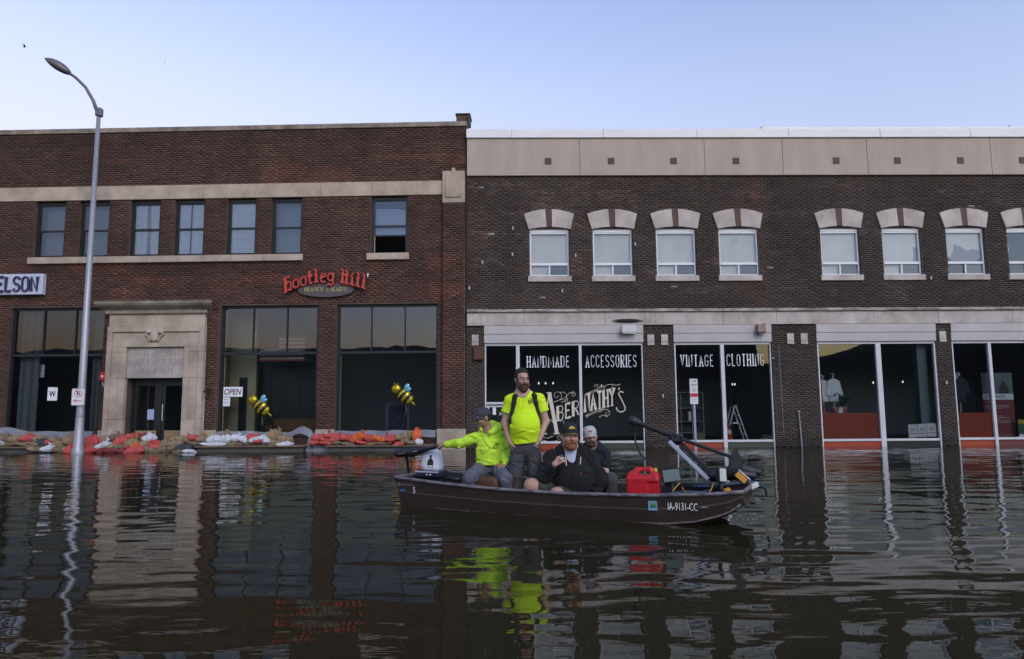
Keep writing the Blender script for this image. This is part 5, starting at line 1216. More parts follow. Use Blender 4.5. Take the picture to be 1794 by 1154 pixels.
s_.cone(rel(1284, 803, 7.98), rel(1283, 822, 8.02), .035, .05, .03)
s_.build('lower_unit', m_blk, TB)
for a in (((1276, 822), (1281, 790), (1290, 783), (1297, 800), (1300, 818)), ((1300, 826), (1322, 812), (1340, 820), (1336, 834), (1318, 838))):
    Yp = 7.96 if a[0][0] < 1290 else 8.15; pts = [Vector(rel(p[0], p[1], Yp)) for p in a]; bld = MB(); bld.add(pts, [tuple(range(5))]); o = bld.build('propeller_blade', m_blk, TB); sm = o.modifiers.new('thick', 'SOLIDIFY'); sm.thickness = .018
# flood lights and clutter on the bow deck
def flood(px, py, Y, w, h, yaw, roll, lab, face):
    e = empty('flood_light', at(px, py, Y), R(yaw), lab, 'lamp'); e.rotation_euler = (R(-8), R(roll), R(yaw))
    c = MB(); c.box(-w/2, w/2, -.02, .05, -h/2, h/2); c.prism([(-w/2+.02, -h/2+.02), (w/2-.02, -h/2+.02), (w/2-.02, h/2-.02), (-w/2+.02, h/2-.02)], .05, .09); c.build('housing', m_blk, e, bevel=.008)
    MB().box(-w/2+.014, w/2-.014, -.025, -.0201, -h/2+.012, h/2-.012).build('glass', face, e); MB().box(-.015, .015, .02, .06, -h/2-.08, -h/2).build('bracket', m_blk, e)
flood(1176, 832, 8.05, .215, .155, -8, -8, 'square black flood light with grey glass beside the red fuel can', M('flood_glass', (.10, .13, .13), .12))
flood(1265, 831, 7.85, .105, .165, 12, 3, 'upright black flood light with pale white face near the bow', M('flood_face', (.48, .48, .46), .3))
e = empty('battery_box', at(1299, 834, 7.86), 0, 'small yellow and black tool battery with silver edge on the bow', 'battery'); e.rotation_euler = (0, R(42), 0)
box('body', m_blk, -.085, .085, -.03, .05, -.055, .045, e, .01); box('panel', M('tool_yellow', (.55, .26, .02), .5), -.075, .06, -.034, -.0301, -.045, .02, e); box('edge', m_whitef, -.08, .085, -.036, -.0302, .028, .042, e)
e = empty('connector_block', at(1274, 858, 7.82), 0, 'small orange plastic connector on the gunwale near the bow', 'connector'); box('body', M('tool_yellow', (.55, .26, .02)), -.035, .04, -.02, .03, -.025, .02, e, .006); box('tab', M('tool_yellow'), .0, .02, -.01, .02, .0201, .035, e)
o = MB(); pts = [at(1215, 851, 8.0), at(1250, 850, 7.95), at(1290, 846, 7.85), at(1312, 842, 7.85), at(1330, 845, 7.95), at(1341, 853, 8.05), at(1343, 866, 8.1)]
o = MB().tube(pts, .012, 8).build('rope', M('rope_blue', (.035, .085, .15), .7), None, smooth=True); tag(o, 'blue rope draped over the bow corner of the boat', 'rope')
o = MB().tube([at(1163, 866, 7.95), at(1180, 862, 7.9), at(1205, 860, 7.9), at(1230, 861, 7.9), at(1245, 857, 7.95)], .010, 6).build('cable', M('cable_blue', (.05, .07, .16), .6), None, smooth=True); tag(o, 'thin dark blue cable lying along the boat gunwale', 'cable')
for k, (a, b, c) in enumerate((((1178, 860), (1186, 850), (1191, 845)), ((1195, 853), (1198, 858), (1201, 862)), ((1243, 862), (1247, 854), (1250, 845)))):
    o = MB().tube([at(*a, 7.85), at(*b, 7.87), at(*c, 7.9)], .007, 6).build('strap', M('strap_yellow', (.45, .24, .02), .7)); tag(o, ('yellow strap tail below the square flood light', 'short yellow strap on the gunwale beside the square flood light', 'yellow strap tail beside the upright flood light')[k], 'strap')
o = box('white_block', M('foam_white', (.55, .53, .52), .8), -.06, .06, -.03, .03, -.03, .03, None, .01); o.location = at(1320, 850, 7.86); o.rotation_euler = (R(-10), R(-16), R(20)); tag(o, 'small white block lying on the bow rail', 'block')
o = box('tray', m_blk, -.30, .30, -.12, .12, -.025, .03, None, .01); o.location = at(1212, 848, 8.3); o.rotation_euler = (0, 0, R(-26)); tag(o, 'flat black tray on the bow deck below the grey bracket', 'tray')

# ------------------------------------------------------------------ people
m_skin = M('skin', (.4, .24, .18), .55, attr=True, noise=(60, .12), sss=.08)
def rotm(yaw=0, pitch=0, roll=0):
    return np.array((Matrix.Rotation(R(yaw), 3, 'Z') @ Matrix.Rotation(R(pitch), 3, 'X') @ Matrix.Rotation(R(roll), 3, 'Y')))
class Head:
    def __init__(s, c, sc, yaw=0, pitch=0, roll=0): s.c = np.array(c, float); s.s = sc; s.m = rotm(yaw, pitch, roll)
    def __call__(s, x, y, z): return s.c+s.m @ (np.array((x, y, z))*s.s)
    def inv(s, v): return ((v-s.c) @ s.m)/s.s
    def M4(s):
        m = Matrix([[*s.m[i]*s.s, s.c[i]] for i in range(3)]+[[0, 0, 0, 1]]); return m
    def sdf(s, S, neck_to, nr=.058, fat=0.0):
        k = s.s; e = lambda c, r, kk=.015, op='add': S.ell(s(*c), np.array(r)*k, kk*k, s.m, op)
        e((0, .018, .035), (.074, .094, .086)); e((0, -.012, -.045), (.060+fat, .072, .072+fat*.6), .03); e((0, -.052, -.03), (.052+fat, .045, .075), .02)
        e((0, -.080, .030), (.052, .020, .014), .015)
        for d in (-1, 1):
            e((d*.036, -.072, -.022), (.026+fat, .026, .026), .02); e((d*.0775, .012, -.008), (.011, .024, .034), .008); e((d*.030, -.1065, .006), (.017, .016, .0115), .008, 'sub')
        S.cone(s(0, -.092, .018), s(0, -.116, -.022), .009*k, .0145*k, .01*k); e((0, -.110, -.027), (.021, .014, .010), .008)
        e((0, -.092, -.060), (.026, .015, .011), .008); e((0, -.086, -.078), (.022, .012, .008), .006); e((0, -.108, -.0655), (.022, .012, .0028), .003, 'sub'); e((0, -.076, -.104), (.027+fat, .024, .022), .02)
        S.cone(s(0, .020, -.05), neck_to, nr*k, (nr+.010)*k, .03)
    def colour(s, v, base, lip=(1.15, .62, .60), red=.0, stubble=0.0):
        L = s.inv(v); c = np.tile(np.array(base), (len(v), 1)); d = lambda p, r: np.exp(-(((L-np.array(p))/np.array(r))**2).sum(1))
        near = (np.abs(L).max(1) < .2)
        w = (d((0, -.10, -.066), (.024, .03, .012))*near).clip(0, 1)[:, None]; c = c*(1-w)+c*np.array(lip)*w
        for p in ((-.04, -.09, -.025), (.04, -.09, -.025), (0, -.115, -.02)):
            w = (d(p, (.025, .03, .022))*near*(.35+red))[:, None]; c = c*(1-w)+c*np.array((1.25, .80, .78))*w
        for p in ((-.03, -.095, .008), (.03, -.095, .008)):
            w = (d(p, (.018, .02, .011))*near*.45)[:, None]; c = c*(1-w)+c*.6*w
        if stubble:
            w = (d((0, -.06, -.09), (.08, .08, .04))*near*stubble)[:, None]; c = c*(1-w)+np.array((.07, .045, .035))*w
        return c
    def eyes(s, par, iris=(.05, .04, .03), brow=(.05, .03, .02), gaze=0.0):
        k = s.s
        for d in (-1, 1):
            ew = MB(); ew.lathe([(.0125*math.sin(math.pi*i/8)+1e-4, -.0125*math.cos(math.pi*i/8)) for i in range(9)], 10); ew.xf(s.M4() @ Matrix.Translation((d*.030, -.0895, .006))); ew.build('eye', M('eye_white', (.55, .53, .51), .25), par, smooth=True)
            ei = MB(); ei.lathe([(.0062*math.sin(math.pi*i/6)+1e-4, -.0062*math.cos(math.pi*i/6)) for i in range(7)], 8); ei.xf(s.M4() @ Matrix.Translation((d*.030+gaze*.004, -.0985, .006))); ei.build('iris', M('iris_dark', iris, .2), par, smooth=True)
            MB().tube([tuple(s(d*.012, -.1035, .0235)), tuple(s(d*.030, -.1005, .0300)), tuple(s(d*.050, -.086, .0225))], [.0035*k, .0048*k, .002*k], 6).build('eyebrow', M('brow_%d' % int(brow[0]*1000), brow, .9), par, smooth=True)
    def beard(s, par, col, length=.0, full=True, mous=True, name='beard', h=.0055):
        k = s.s; lo = s.c-.20*k; S = SD(lo, s.c+.18*k, h); e = lambda c, r, kk=.01, op='add': S.ell(s(*c), np.array(r)*k, kk*k, s.m, op)
        e((0, -.040, -.085), (.066, .074, .058+length*.5)); e((0, -.070, -.112-length*.6), (.044, .046, .036+length), .02)
        if full:
            for d in (-1, 1): S.cone(s(d*.070, -.015, .0), s(d*.062, -.045, -.07), .013*k, .026*k, .015*k)
        S.ell(s(0, -.070, -.020), np.array((.050, .075, .040))*k, .01*k, s.m, 'sub'); S.ell(s(0, -.115, -.067), np.array((.022, .028, .0095))*k, .004*k, s.m, 'sub')
        if mous: S.chain([s(-.036, -.098, -.074), s(-.018, -.111, -.051), s(.018, -.111, -.051), s(.036, -.098, -.074)], [.010*k, .0105*k, .0105*k, .010*k], .006)
        S.disp(lambda x, y, z: .0022*np.sin(230*x+40*z)*np.sin(190*y+60*x)+.0018*np.sin(310*z+90*x))
        S.build(name, M('hair_'+name+'_%d' % int(col[0]*1000), col, .9, noise=(120, .5), bump=(240, .6, .004)), par)
    def hair(s, par, col, thick=.012, low=-.02, back=True, front=.085):
        k = s.s; S = SD(s.c-.20*k, s.c+.20*k, .006); S.ell(s(0, .022, .040), np.array((.074+thick, .096+thick, .086+thick))*k, 0, s.m)
        if back: S.ell(s(0, .05, -.02), np.array((.070, .062, .085))*k, .02, s.m)
        m_ = s.m; c = s.c
        def keep(x, y, z):
            dx, dy, dz = x-c[0], y-c[1], z-c[2]; ly = (m_[0, 1]*dx+m_[1, 1]*dy+m_[2, 1]*dz)/k; lz = (m_[0, 2]*dx+m_[1, 2]*dy+m_[2, 2]*dz)/k
            return np.maximum(np.minimum(-(ly+.025), front-.005-lz-(ly+.02)*.35), low-lz-np.clip(ly, -.02, .05)*.0)*k
        S.cut(keep, .006); S.disp(lambda x, y, z: .0025*np.sin(210*x+60*z)*np.sin(170*z+50*y))
        S.build('hair', M('hair_%d' % int(col[0]*1000), col, .85, noise=(110, .5), bump=(240, .6, .004)), par)
    def cap(s, par, crown, brimm, logo=None, lift=0.0, brim_len=.075, button=None):
        cr = MB(); n = 24; rings = 9
        for i in range(rings+1):
            t = i/rings; a = t*math.pi/2
            for j in range(n):
                b = 2*math.pi*j/n; rr = math.cos(a)**.72 if i < rings else .02
                x = .0865*rr*math.cos(b); y = .018+.1075*rr*math.sin(b); z = .036+lift+.098*math.sin(a)**.9
                z -= .014*max(0, math.sin(b))*(1-t)
                cr.v.append((x, y, z))
        for i in range(rings):
            for j in range(n): cr.f.append([i*n+j, i*n+(j+1) % n, (i+1)*n+(j+1) % n, (i+1)*n+j]); cr.m.append(0)
        cr.f.append(list(range(rings*n, rings*n+n))); cr.m.append(0)
        cr.xf(s.M4()); C = cr.build('cap', crown, par, smooth=True)
        br = MB(); nu, nv = 14, 5
        for top in (0, 1):
            for i in range(nu+1):
                u = -1+2*i/nu
                for j in range(nv+1):
                    t = j/nv; a = u*1.18; x = math.sin(a)*(.084+.004*t); yb = .018-.1045*math.cos(a); y = yb-t*brim_len*(1-u*u)**.55; z = .040+lift-.020*u*u-.022*t-(.0 if top else .006)
                    br.v.append((x, y, z))
        N1 = (nu+1)*(nv+1)
        for i in range(nu):
            for j in range(nv):
                a = i*(nv+1)+j; br.f.append([a, a+1, a+nv+2, a+nv+1]); br.m.append(0); br.f.append([N1+a, N1+a+nv+1, N1+a+nv+2, N1+a+1]); br.m.append(0)
        for i in range(nu): a = i*(nv+1)+nv; br.f.append([a, a+N1, a+nv+1+N1, a+nv+1]); br.m.append(0)
        br.xf(s.M4()); br.build('brim', brimm, C, smooth=True)
        if logo:
            def on(x, z):   # point on the front of the crown
                zz = max(.0, min(.96, (z-.036-lift)/.098)); a = math.asin(zz**(1/.9)); rr = math.cos(a)**.72; xr = max(-.98, min(.98, x/(.0865*rr))); return (x, .018-.1075*rr*math.sqrt(1-xr*xr)-.0035, z)
            for polys, mt in logo:
                lg = MB()
                for pl in polys:
                    pts = [on(px, .036+lift+pz) for px, pz in pl]
                    if len(pl) > 4:
                        c0 = on(sum(p[0] for p in pl)/len(pl), .036+lift+sum(p[1] for p in pl)/len(pl)); lg.add([c0]+pts, [(0, i+1, (i+1) % len(pts)+1) for i in range(len(pts))])
                    else: lg.add(pts, [tuple(range(len(pts)))])
                lg.xf(s.M4()); lg.build('cap_badge', mt, C)
        return C
def hand(S, wrist, d, nrm, side, curl=(30, 40, 30), spread=.0205, s=1.0, thumb=None, r=.0098):
    """palm, four fingers of unequal length and a thumb leaving the side of the palm; d = finger direction, nrm = palm side, side = towards thumb"""
    w = np.array(wrist, float); d = np.array(d, float); d /= np.linalg.norm(d); nrm = np.array(nrm, float); nrm -= d*(nrm @ d); nrm /= np.linalg.norm(nrm)
    sd = np.cross(d, nrm); sd = sd if sd @ np.array(side) > 0 else -sd
    for q in (-.5, .5): S.cone(w+sd*q*.036*s, w+d*.085*s+sd*q*.052*s, .0175*s, .0165*s, .02)
    for i, L_ in enumerate((.076, .084, .078, .062)):
        p = w+d*.086*s+sd*(1.5-i)*spread*s; a = 0; dd = d
        for j, fr in enumerate((.46, .32, .24)):
            a += R(curl[j]); dd = d*math.cos(a)+nrm*math.sin(a); q = p+dd*L_*fr*s; S.cone(p, q, (r-.0008*j)*s, (r-.0008*(j+1))*s, .004); p = q
    t0 = w+d*.025*s+sd*.026*s
    th = thumb if thumb is not None else d*.55+sd*.75+nrm*.35
    th = np.array(th)/np.linalg.norm(th); t1 = t0+th*.048*s; t2 = t1+(th*.6+d*.5+nrm*.2)*.034*s
    S.cone(t0, t1, .0155*s, .0125*s, .012); S.cone(t1, t2, .012*s, .0095*s, .006)
def front(S, x, z):
    i = int(round((x-S.lo[0])/S.h)); k = int(round((z-S.lo[2])/S.h)); col = S.F[i, :, k]; j = int(np.argmax(col < 0)); a, b = col[j-1], col[j]; return S.lo[1]+S.h*(j-1+a/(a-b))
def chest_print(S, par, x0, z0, w, h, seed, mat):
    rg = random.Random(seed); mb = MB(); nx, nz = 9, 6
    for j in range(nz):
        for i in range(nx):
            if j == nz-1 and not 2 <= i <= 6: continue
            if rg.random() < .28: continue
            a, b, c, d = x0+w*i/nx, x0+w*(i+.86)/nx, z0+h*j/nz, z0+h*(j+.7)/nz
            mb.quad(*[(p, front(S, p, q)-.004, q) for p, q in ((a, c), (b, c), (b, d), (a, d))])
    mb.build('chest_print', mat, par)
def folds(S, n, seed, a=.012, w=.012, l=.07, zdir=.35, box=None):
    """lay n separate creases on the cloth, each a short valley with a soft ridge beside it"""
    rg = np.random.default_rng(seed); I = np.argwhere(np.abs(S.F) < S.h); X, Y, Z = S.grid()
    if box is not None: p = S.lo+I*S.h; I = I[((p >= np.array(box[0])) & (p <= np.array(box[1]))).all(1)]
    if not len(I): return
    for k in range(n):
        c = S.lo+I[rg.integers(len(I))]*S.h; d = rg.normal(0, 1, 3); d[2] *= zdir; d /= np.linalg.norm(d); m = np.cross(d, rg.normal(0, 1, 3)); m /= np.linalg.norm(m)
        ww = w*rg.uniform(.7, 1.5); ll = l*rg.uniform(.6, 1.5); pad = ll*1.8; sl, Pp = S._sl(c-pad, c+pad)
        if sl is None: continue
        dx, dy, dz = Pp[0]-c[0], Pp[1]-c[1], Pp[2]-c[2]; al = dx*d[0]+dy*d[1]+dz*d[2]; r2 = dx*dx+dy*dy+dz*dz; pm = dx*m[0]+dy*m[1]+dz*m[2]+.12*al*al/ll
        S.F[sl] += (a*rg.uniform(.6, 1.3)*np.exp(-(pm/ww)**2)*np.exp(-r2/ll**2)-.6*a*np.exp(-((pm-2.1*ww)/(1.4*ww))**2)*np.exp(-r2/ll**2)).astype(np.float32)
def wrinkle(a, f, dx=1.0, ph=0.0): return lambda x, y, z: a*.5*(np.sin(f*.35*(z+.45*x*dx)+2.2*np.sin(5*x+ph)+1.6*np.sin(6*y+ph))*np.sin(4*x+5*z+ph)+.5*np.sin(f*.7*(z-.5*x)+3*np.sin(4*z+ph)))
m_neon = M('neon_knit', (.62, .88, .012), .85, noise=(9, .10), bump=(120, .25)); m_neon2 = M('neon_fleece', (.56, .86, .05), .9, noise=(9, .12), bump=(90, .35))
m_jean = M('denim_grey', (.125, .135, .165), .9, noise=(12, .4), bump=(120, .3)); m_pants = M('grey_trousers', (.072, .072, .082), .9, noise=(8, .3), bump=(100, .3))
m_blackcl = M('black_cotton', (.0075, .0075, .009), .92, noise=(10, .3), bump=(110, .3)); m_navytee = M('navy_cotton', (.010, .012, .020), .9, noise=(10, .2), bump=(110, .3))
m_camo = M('dark_shorts', (.018, .022, .016), .9, noise=(14, .6, (.045, .05, .035)))
m_boot = M('boot_dark', (.02, .018, .016), .7)
m_printd = M('print_dark', (.03, .045, .02), .9)

# --- man standing in a neon T-shirt
O = Vector((.163, 8.89, 0)); P2 = empty('person', O, 0, 'bearded man in glasses and neon yellow T-shirt standing with hands in pockets', 'person')
H = Head((-.038, -.012, 1.635), 1.08, 20, 5, 0); skin = (.50, .30, .23)
S = SD((-.40, -.30, -.09), (.40, .30, 1.83), .0068)
H.sdf(S, (-.02, .02, 1.40), .060)
S.cone((-.02, .02, 1.40), (-.01, .02, 1.0), .12, .14, .05, (1.25, .8, 1)); S.cone((-.01, .02, 1.0), (0, .02, .85), .14, .13, .04, (1.2, .85, 1))
for d, sh, el, wr, kn, an in ((-1, (-.185, .02, 1.365), (-.268, .045, 1.075), (-.205, -.055, .845), (-.128, -.02, .42), (-.135, .03, .02)), (1, (.180, .02, 1.375), (.268, .045, 1.090), (.178, -.065, .855), (.118, -.01, .43), (.135, .03, .02))):
    S.chain([(d*.10, .02, 1.36), sh, el], [.06, .060, .046], .03); S.cone(el, wr, .046, .031, .02); hand(S, wr, (-.38*d, .22, -1), (-d, .15, 0), (0, -1, 0), (15, 20, 10))
    S.chain([(d*.10, .02, .86), kn, an], [.095, .062, .045], .03); S.cone(an, (an[0]+d*.02, -.10, -.035), .04, .03, .02)
S.build('body', m_skin, P2, lambda v: H.colour(v, skin, red=.1))
T = SD((-.36, -.30, .76), (.36, .28, 1.50), .008)
T.cone((-.015, .015, 1.36), (-.015, -.01, 1.10), .150, .168, .05, (1.12, .82, 1)); T.ell((-.012, -.055, 1.04), (.190, .165, .185), .06); T.cone((-.01, -.01, 1.02), (-.005, .0, .76), .186, .176, .05, (1.03, .88, 1))
for sh, el in (((-.183, .022, 1.362), (-.268, .045, 1.075)), ((.178, .022, 1.372), (.268, .045, 1.090))):
    sh, el = np.array(sh), np.array(el); T.cone(np.array((sh[0]*.4, .02, 1.385)), sh, .068, .078, .04); T.cone(sh, sh+(el-sh)*.72, .078, .092, .03, (1, .9, 1))
folds(T, 46, 1, .0085, .012, .08); T.disp(lambda x, y, z: .006*np.sin(26*x+9*np.sin(5*z))*np.clip((1.0-z)*4, 0, 1))
T.cut(lambda x, y, z: .815+.012*np.sin(9*x)-z, .006)
for sh, el in (((-.183, .022, 1.362), (-.268, .045, 1.075)), ((.178, .022, 1.372), (.268, .045, 1.090))):
    sh, el = np.array(sh), np.array(el); dr = (el-sh)/np.linalg.norm(el-sh); e = sh+(el-sh)*.56; sg = np.sign(sh[0])
    T.cut(lambda x, y, z: np.where((x*sg > .20) & (z < 1.36), (x-e[0])*dr[0]+(y-e[1])*dr[1]+(z-e[2])*dr[2], -9), 0)
T.cone((-.032, -.03, 1.44), (-.036, .0, 1.60), .082, .09, .01, op='sub')
T.build('shirt', m_neon, P2)
chest_print(T, P2, .035, 1.315, .085, .075, 3, m_printd)
for pts in ([(-.118, .02, 1.445), (-.128, -.075, 1.405), (-.140, -.125, 1.32), (-.165, -.125, 1.20), (-.185, -.10, 1.08)], [(.098, .02, 1.45), (.116, -.075, 1.415), (.130, -.125, 1.33), (.160, -.130, 1.20), (.192, -.10, 1.07)]):
    q = SD((-.26, -.22, 1.0), (.26, .12, 1.5), .008); pp = []
    for (x, y, z) in pts: pp.append((x, front(T, x, z)-.002 if z < 1.43 else y, z))
    q.chain(pp, [.032, .034, .034, .030, .024], .015, (1, .6, 1)); q.build('backpack_strap', M('strap_black', (.01, .01, .012), .8), P2)
K = SD((-.30, -.22, -.08), (.32, .22, .90), .009); K.cone((0, .015, .86), (0, .015, .78), .155, .162, .04, (1.08, .85, 1))
for d, kn, an in ((-1, (-.128, -.02, .42), (-.138, .03, .03)), (1, (.118, -.01, .43), (.138, .03, .03))): K.chain([(d*.085, .015, .78), kn, an], [.108, .084, .078], .035)
folds(K, 60, 3, .010, .012, .07); K.cut(lambda x, y, z: z-.86); K.build('trousers', m_pants, P2)
for d in (-1, 1):
    B_ = SD((d*.14-.1, -.2, -.1), (d*.14+.1, .14, .10), .009); B_.cone((d*.137, .03, .0), (d*.155, -.11, -.02), .052, .045, .03); B_.cone((d*.137, .03, .08), (d*.137, .04, -.02), .05, .05, .02); B_.cut(lambda x, y, z: -.062-z); B_.build('boot', m_boot, P2)
H.hair(P2, (.022, .014, .011), .014, -.03, True, .075); H.beard(P2, (.11, .045, .026), .006); H.eyes(P2, gaze=1)
g = MB()
for d in (-1, 1): g.tube([tuple(H(d*.031+.021*math.cos(a), -.112+.006*math.cos(a)*d*d, .006+.0155*math.sin(a))) for a in np.linspace(0, 6.2832, 14)], .0022, 5)
g.tube([tuple(H(-.011, -.114, .01)), tuple(H(.011, -.114, .01))], .0022, 5)
for d in (-1, 1): g.tube([tuple(H(d*.052, -.110, .010)), tuple(H(d*.079, -.02, .006)), tuple(H(d*.082, .02, .0))], .0022, 5)
g.build('glasses', m_blk, P2)

# --- man in a neon hooded top at the tiller
Y1 = 9.12; O = Vector((-.325, Y1, 0)); P1 = empty('person', O, 0, 'man in neon hooded top and grey cap sitting with one arm on the tiller', 'person')
J = lambda px, py, dy=0.0: np.array(at(px, py, Y1+dy)-O)
H = Head(J(846, 731, .0), 1.02, -62, 14, 0); skin = (.36, .20, .135)
hd_ = np.array(at(770, 778.5, 9.30)-O); wr1 = hd_+np.array((.085, -.05, .012)); el1 = J(806, 776, .04); sh1 = J(838, 765, .05)
sh2 = J(877, 764, .05); el2 = J(886, 797, -.02); wr2 = J(883, 812, -.16)
S = SD((-.80, -.55, -.09), (.42, .60, 1.34), .0075)
H.sdf(S, (.01, .04, .95), .055)
S.cone((.015, .05, .90), (.02, .06, .56), .11, .13, .05, (1.2, .85, 1))
S.chain([(.0, .05, .90), sh1, el1, wr1], [.06, .055, .043, .029], .03); S.chain([(.04, .05, .90), sh2, el2, wr2], [.06, .055, .045, .031], .03)
hand(S, wr1, hd_-wr1+np.array((-.02, .01, -.004)), (0, .1, -1), (0, -1, 0), (38, 55, 40), s=.98); hand(S, wr2, (-.55, -.55, -.6), (-.3, .3, -.75), (-1, 0, .3), (70, 85, 60), s=1.0, spread=.019)
kn1, kn2 = J(822, 836, -.40), J(886, 838, -.36)
for hp, kn in (((-.08, .08, .47), kn1), ((.12, .08, .47), kn2)): S.chain([hp, kn, (kn[0]*1.08, kn[1]+.10, -.0)], [.085, .058, .045], .03)
S.build('body', m_skin, P1, lambda v: H.colour(v, skin, stubble=.35))
T = SD((-.70, -.30, .44), (.42, .55, 1.16), .0085)
T.cone((.018, .05, .90), (.02, .03, .70), .130, .150, .05, (1.15, .85, 1)); T.cone((.02, .03, .72), (.02, .035, .50), .158, .165, .05, (1.1, .9, 1))
T.chain([(-.02, .05, .93), sh1, el1, wr1+(el1-wr1)*.12], [.07, .076, .066, .050], .035); T.chain([(.05, .05, .93), sh2, el2, wr2+(el2-wr2)*.14], [.07, .076, .068, .046], .035)
folds(T, 80, 2, .013, .013, .085, box=((-.34, -9, 0), (9, 9, 9))); T.disp(lambda x, y, z: .006*np.sin(46*x+20*y+14*z)*np.clip((-.18-x)*6, 0, 1))
T.chain([(-.085, -.03, .985), (-.05, .11, 1.03), (.05, .16, 1.035), (.125, .09, 1.02), (.10, -.03, .985), (.03, -.085, .945)], [.034, .05, .06, .05, .04, .032], .03)
T.cone((-.02, .01, .96), (-.045, -.01, 1.12), .066, .075, .015, op='sub')
T.cut(lambda x, y, z: np.where(np.abs(x-.02) < .24, .525-z, -9)); T.build('hooded_top', m_neon2, P1)
chest_print(T, P1, .070, .74, .085, .075, 5, m_printd)
K = SD((-.42, -.60, -.09), (.40, .28, .60), .0095); K.cone((-.08, .08, .47), (.12, .08, .47), .125, .125, .03)
for hp, kn in (((-.08, .07, .47), kn1), ((.12, .07, .47), kn2)): K.chain([hp, kn, (kn[0]*1.06, kn[1]+.10, .0)], [.115, .086, .078], .03)
folds(K, 60, 4, .012, .012, .07); K.cut(lambda x, y, z: z-.555); K.build('jeans', m_jean, P1)
for kn in (kn1, kn2):
    B_ = SD((kn[0]*1.06-.1, kn[1]-.1, -.1), (kn[0]*1.06+.1, kn[1]+.22, .1), .009); B_.cone((kn[0]*1.06, kn[1]+.1, .02), (kn[0]*1.1, kn[1]-.02, -.02), .05, .045, .03); B_.cut(lambda x, y, z: -.062-z); B_.build('boot', m_boot, P1)
m_capg = M('cap_slate', (.045, .055, .08), .85, noise=(12, .25))
disc = [(.012*math.cos(k*.628)-.0, .040+.012*math.sin(k*.628)) for k in range(10)]
H.cap(P1, m_capg, M('cap_slate_brim', (.03, .033, .04), .8), [([disc], M('badge_sky', (.30, .42, .62), .5))]); H.hair(P1, (.02, .014, .011), .004, -.05, True, .06); H.eyes(P1, gaze=0)
o = MB().tube([tuple(H(-.03, -.092, .052)), tuple(H(.0, -.100, .05)), tuple(H(.03, -.092, .052))], .007, 6).build('sunglasses', m_blk, P1)
CU = empty('seat_cushion', (.72-.899*1.08-.0, 8.64+.438*1.08, .20), R(-26), 'brown round-edged seat cushion under the man at the tiller', 'cushion')
s_ = SD((-.28, -.38, -.02), (.28, .32, .22), .01); s_.rbox((0, -.04, .11), (.22, .30, .085), .06); s_.build('pad', M('cushion_brown', (.12, .055, .025), .55, noise=(5, .3)), CU)
MB().lathe([(.14, -.42), (.05, -.38), (.05, .03)], 12).build('pedestal', m_blk, CU)

# --- big man in a black hooded top with a cigarette
Y3 = 8.64; O = Vector((.733, Y3, 0)); P3 = empty('person', O, 0, 'big bearded man in black zip top and black cap holding a cigarette', 'person')
J = lambda px, py, dy=0.0: np.array(at(px, py, Y3+dy)-O)
H = Head(J(998, 764, -.04), 1.22, 12, -2, 3); skin = (.47, .265, .20)
sh1, el1, wr1 = J(966, 800, .02), J(953, 836, -.10), J(972, 812, -.26); sh2, el2, wr2 = J(1032, 800, .04), J(1053, 838, .0), J(1040, 872, -.12)
kA, kB = J(931, 850, -.12), J(976, 866, -.25)
S = SD((-.72, -.60, -.09), (.48, .34, 1.14), .0075)
H.sdf(S, (-.01, .03, .74), .066, .008)
S.cone((-.01, .05, .70), (0, .05, .30), .14, .17, .05, (1.2, .9, 1)); S.chain([(-.08, .04, .70), sh1, el1, wr1], [.07, .065, .055, .034], .03); S.chain([(.08, .04, .70), sh2, el2, wr2], [.07, .065, .055, .036], .03)
hand(S, wr1, (.62, -.10, .42), (.25, .6, -.5), (.1, -.4, .8), (48, 62, 40), s=1.1); hand(S, wr2, (-.3, -.4, -.7), (0, .5, -.6), (-1, 0, 0), (30, 40, 30), s=1.08)
for hp, kn, an in (((-.12, .0, .24), kA, (kA[0]-.02, kA[1]-.03, .0)), ((.02, -.02, .22), kB, (kB[0]-.03, kB[1]+.08, .0))): S.chain([hp, kn, an], [.11, .084, .064], .05)
S.build('body', m_skin, P3, lambda v: H.colour(v, skin, red=.35, stubble=.25))
T = SD((-.46, -.36, .10), (.50, .34, .92), .0085)
T.cone((-.005, .05, .68), (.0, .0, .46), .165, .20, .05, (1.2, .9, 1)); T.ell((.01, -.05, .38), (.245, .21, .22), .06); T.cone((0, .0, .36), (0, .0, .16), .24, .23, .05, (1.1, .9, 1))
T.chain([(-.07, .05, .72), sh1, el1, wr1+(el1-wr1)*.16], [.085, .092, .088, .056], .04); T.chain([(.07, .05, .72), sh2, el2, wr2], [.085, .092, .088, .058], .04)
T.chain([(-.13, -.03, .735), (-.07, .12, .80), (.06, .12, .80), (.125, -.03, .745)], [.045, .055, .055, .045], .03)
folds(T, 80, 5, .014, .014, .09); T.cone((-.015, -.10, .60), (-.02, -.06, .84), .035, .105, .02, op='sub'); T.cone((-.01, -.22, .52), (-.01, -.18, .68), .012, .075, .02, op='sub')
T.cut(lambda x, y, z: .15-z); T.build('hooded_top', m_blackcl, P3)
U = SD((-.2, -.28, .42), (.2, .16, .80), .009); U.cone((-.01, .03, .68), (0, -.03, .46), .135, .165, .03, (1.1, .92, 1)); U.cone((-.015, .0, .75), (-.02, .0, .84), .075, .08, .01, op='sub'); U.build('undershirt', M('tee_pale', (.42, .44, .58), .9), P3)
for pts in ([(-.078, .0, .735), (-.082, 0, .66), (-.080, 0, .56)], [(.105, 0, .66), (.098, 0, .61), (.088, 0, .575)]):
    MB().tube([(x, front(T, x, z)-.008, z) for x, y, z in pts], .0065, 6).build('drawstring', M('string_cream', (.62, .56, .46), .8), P3)
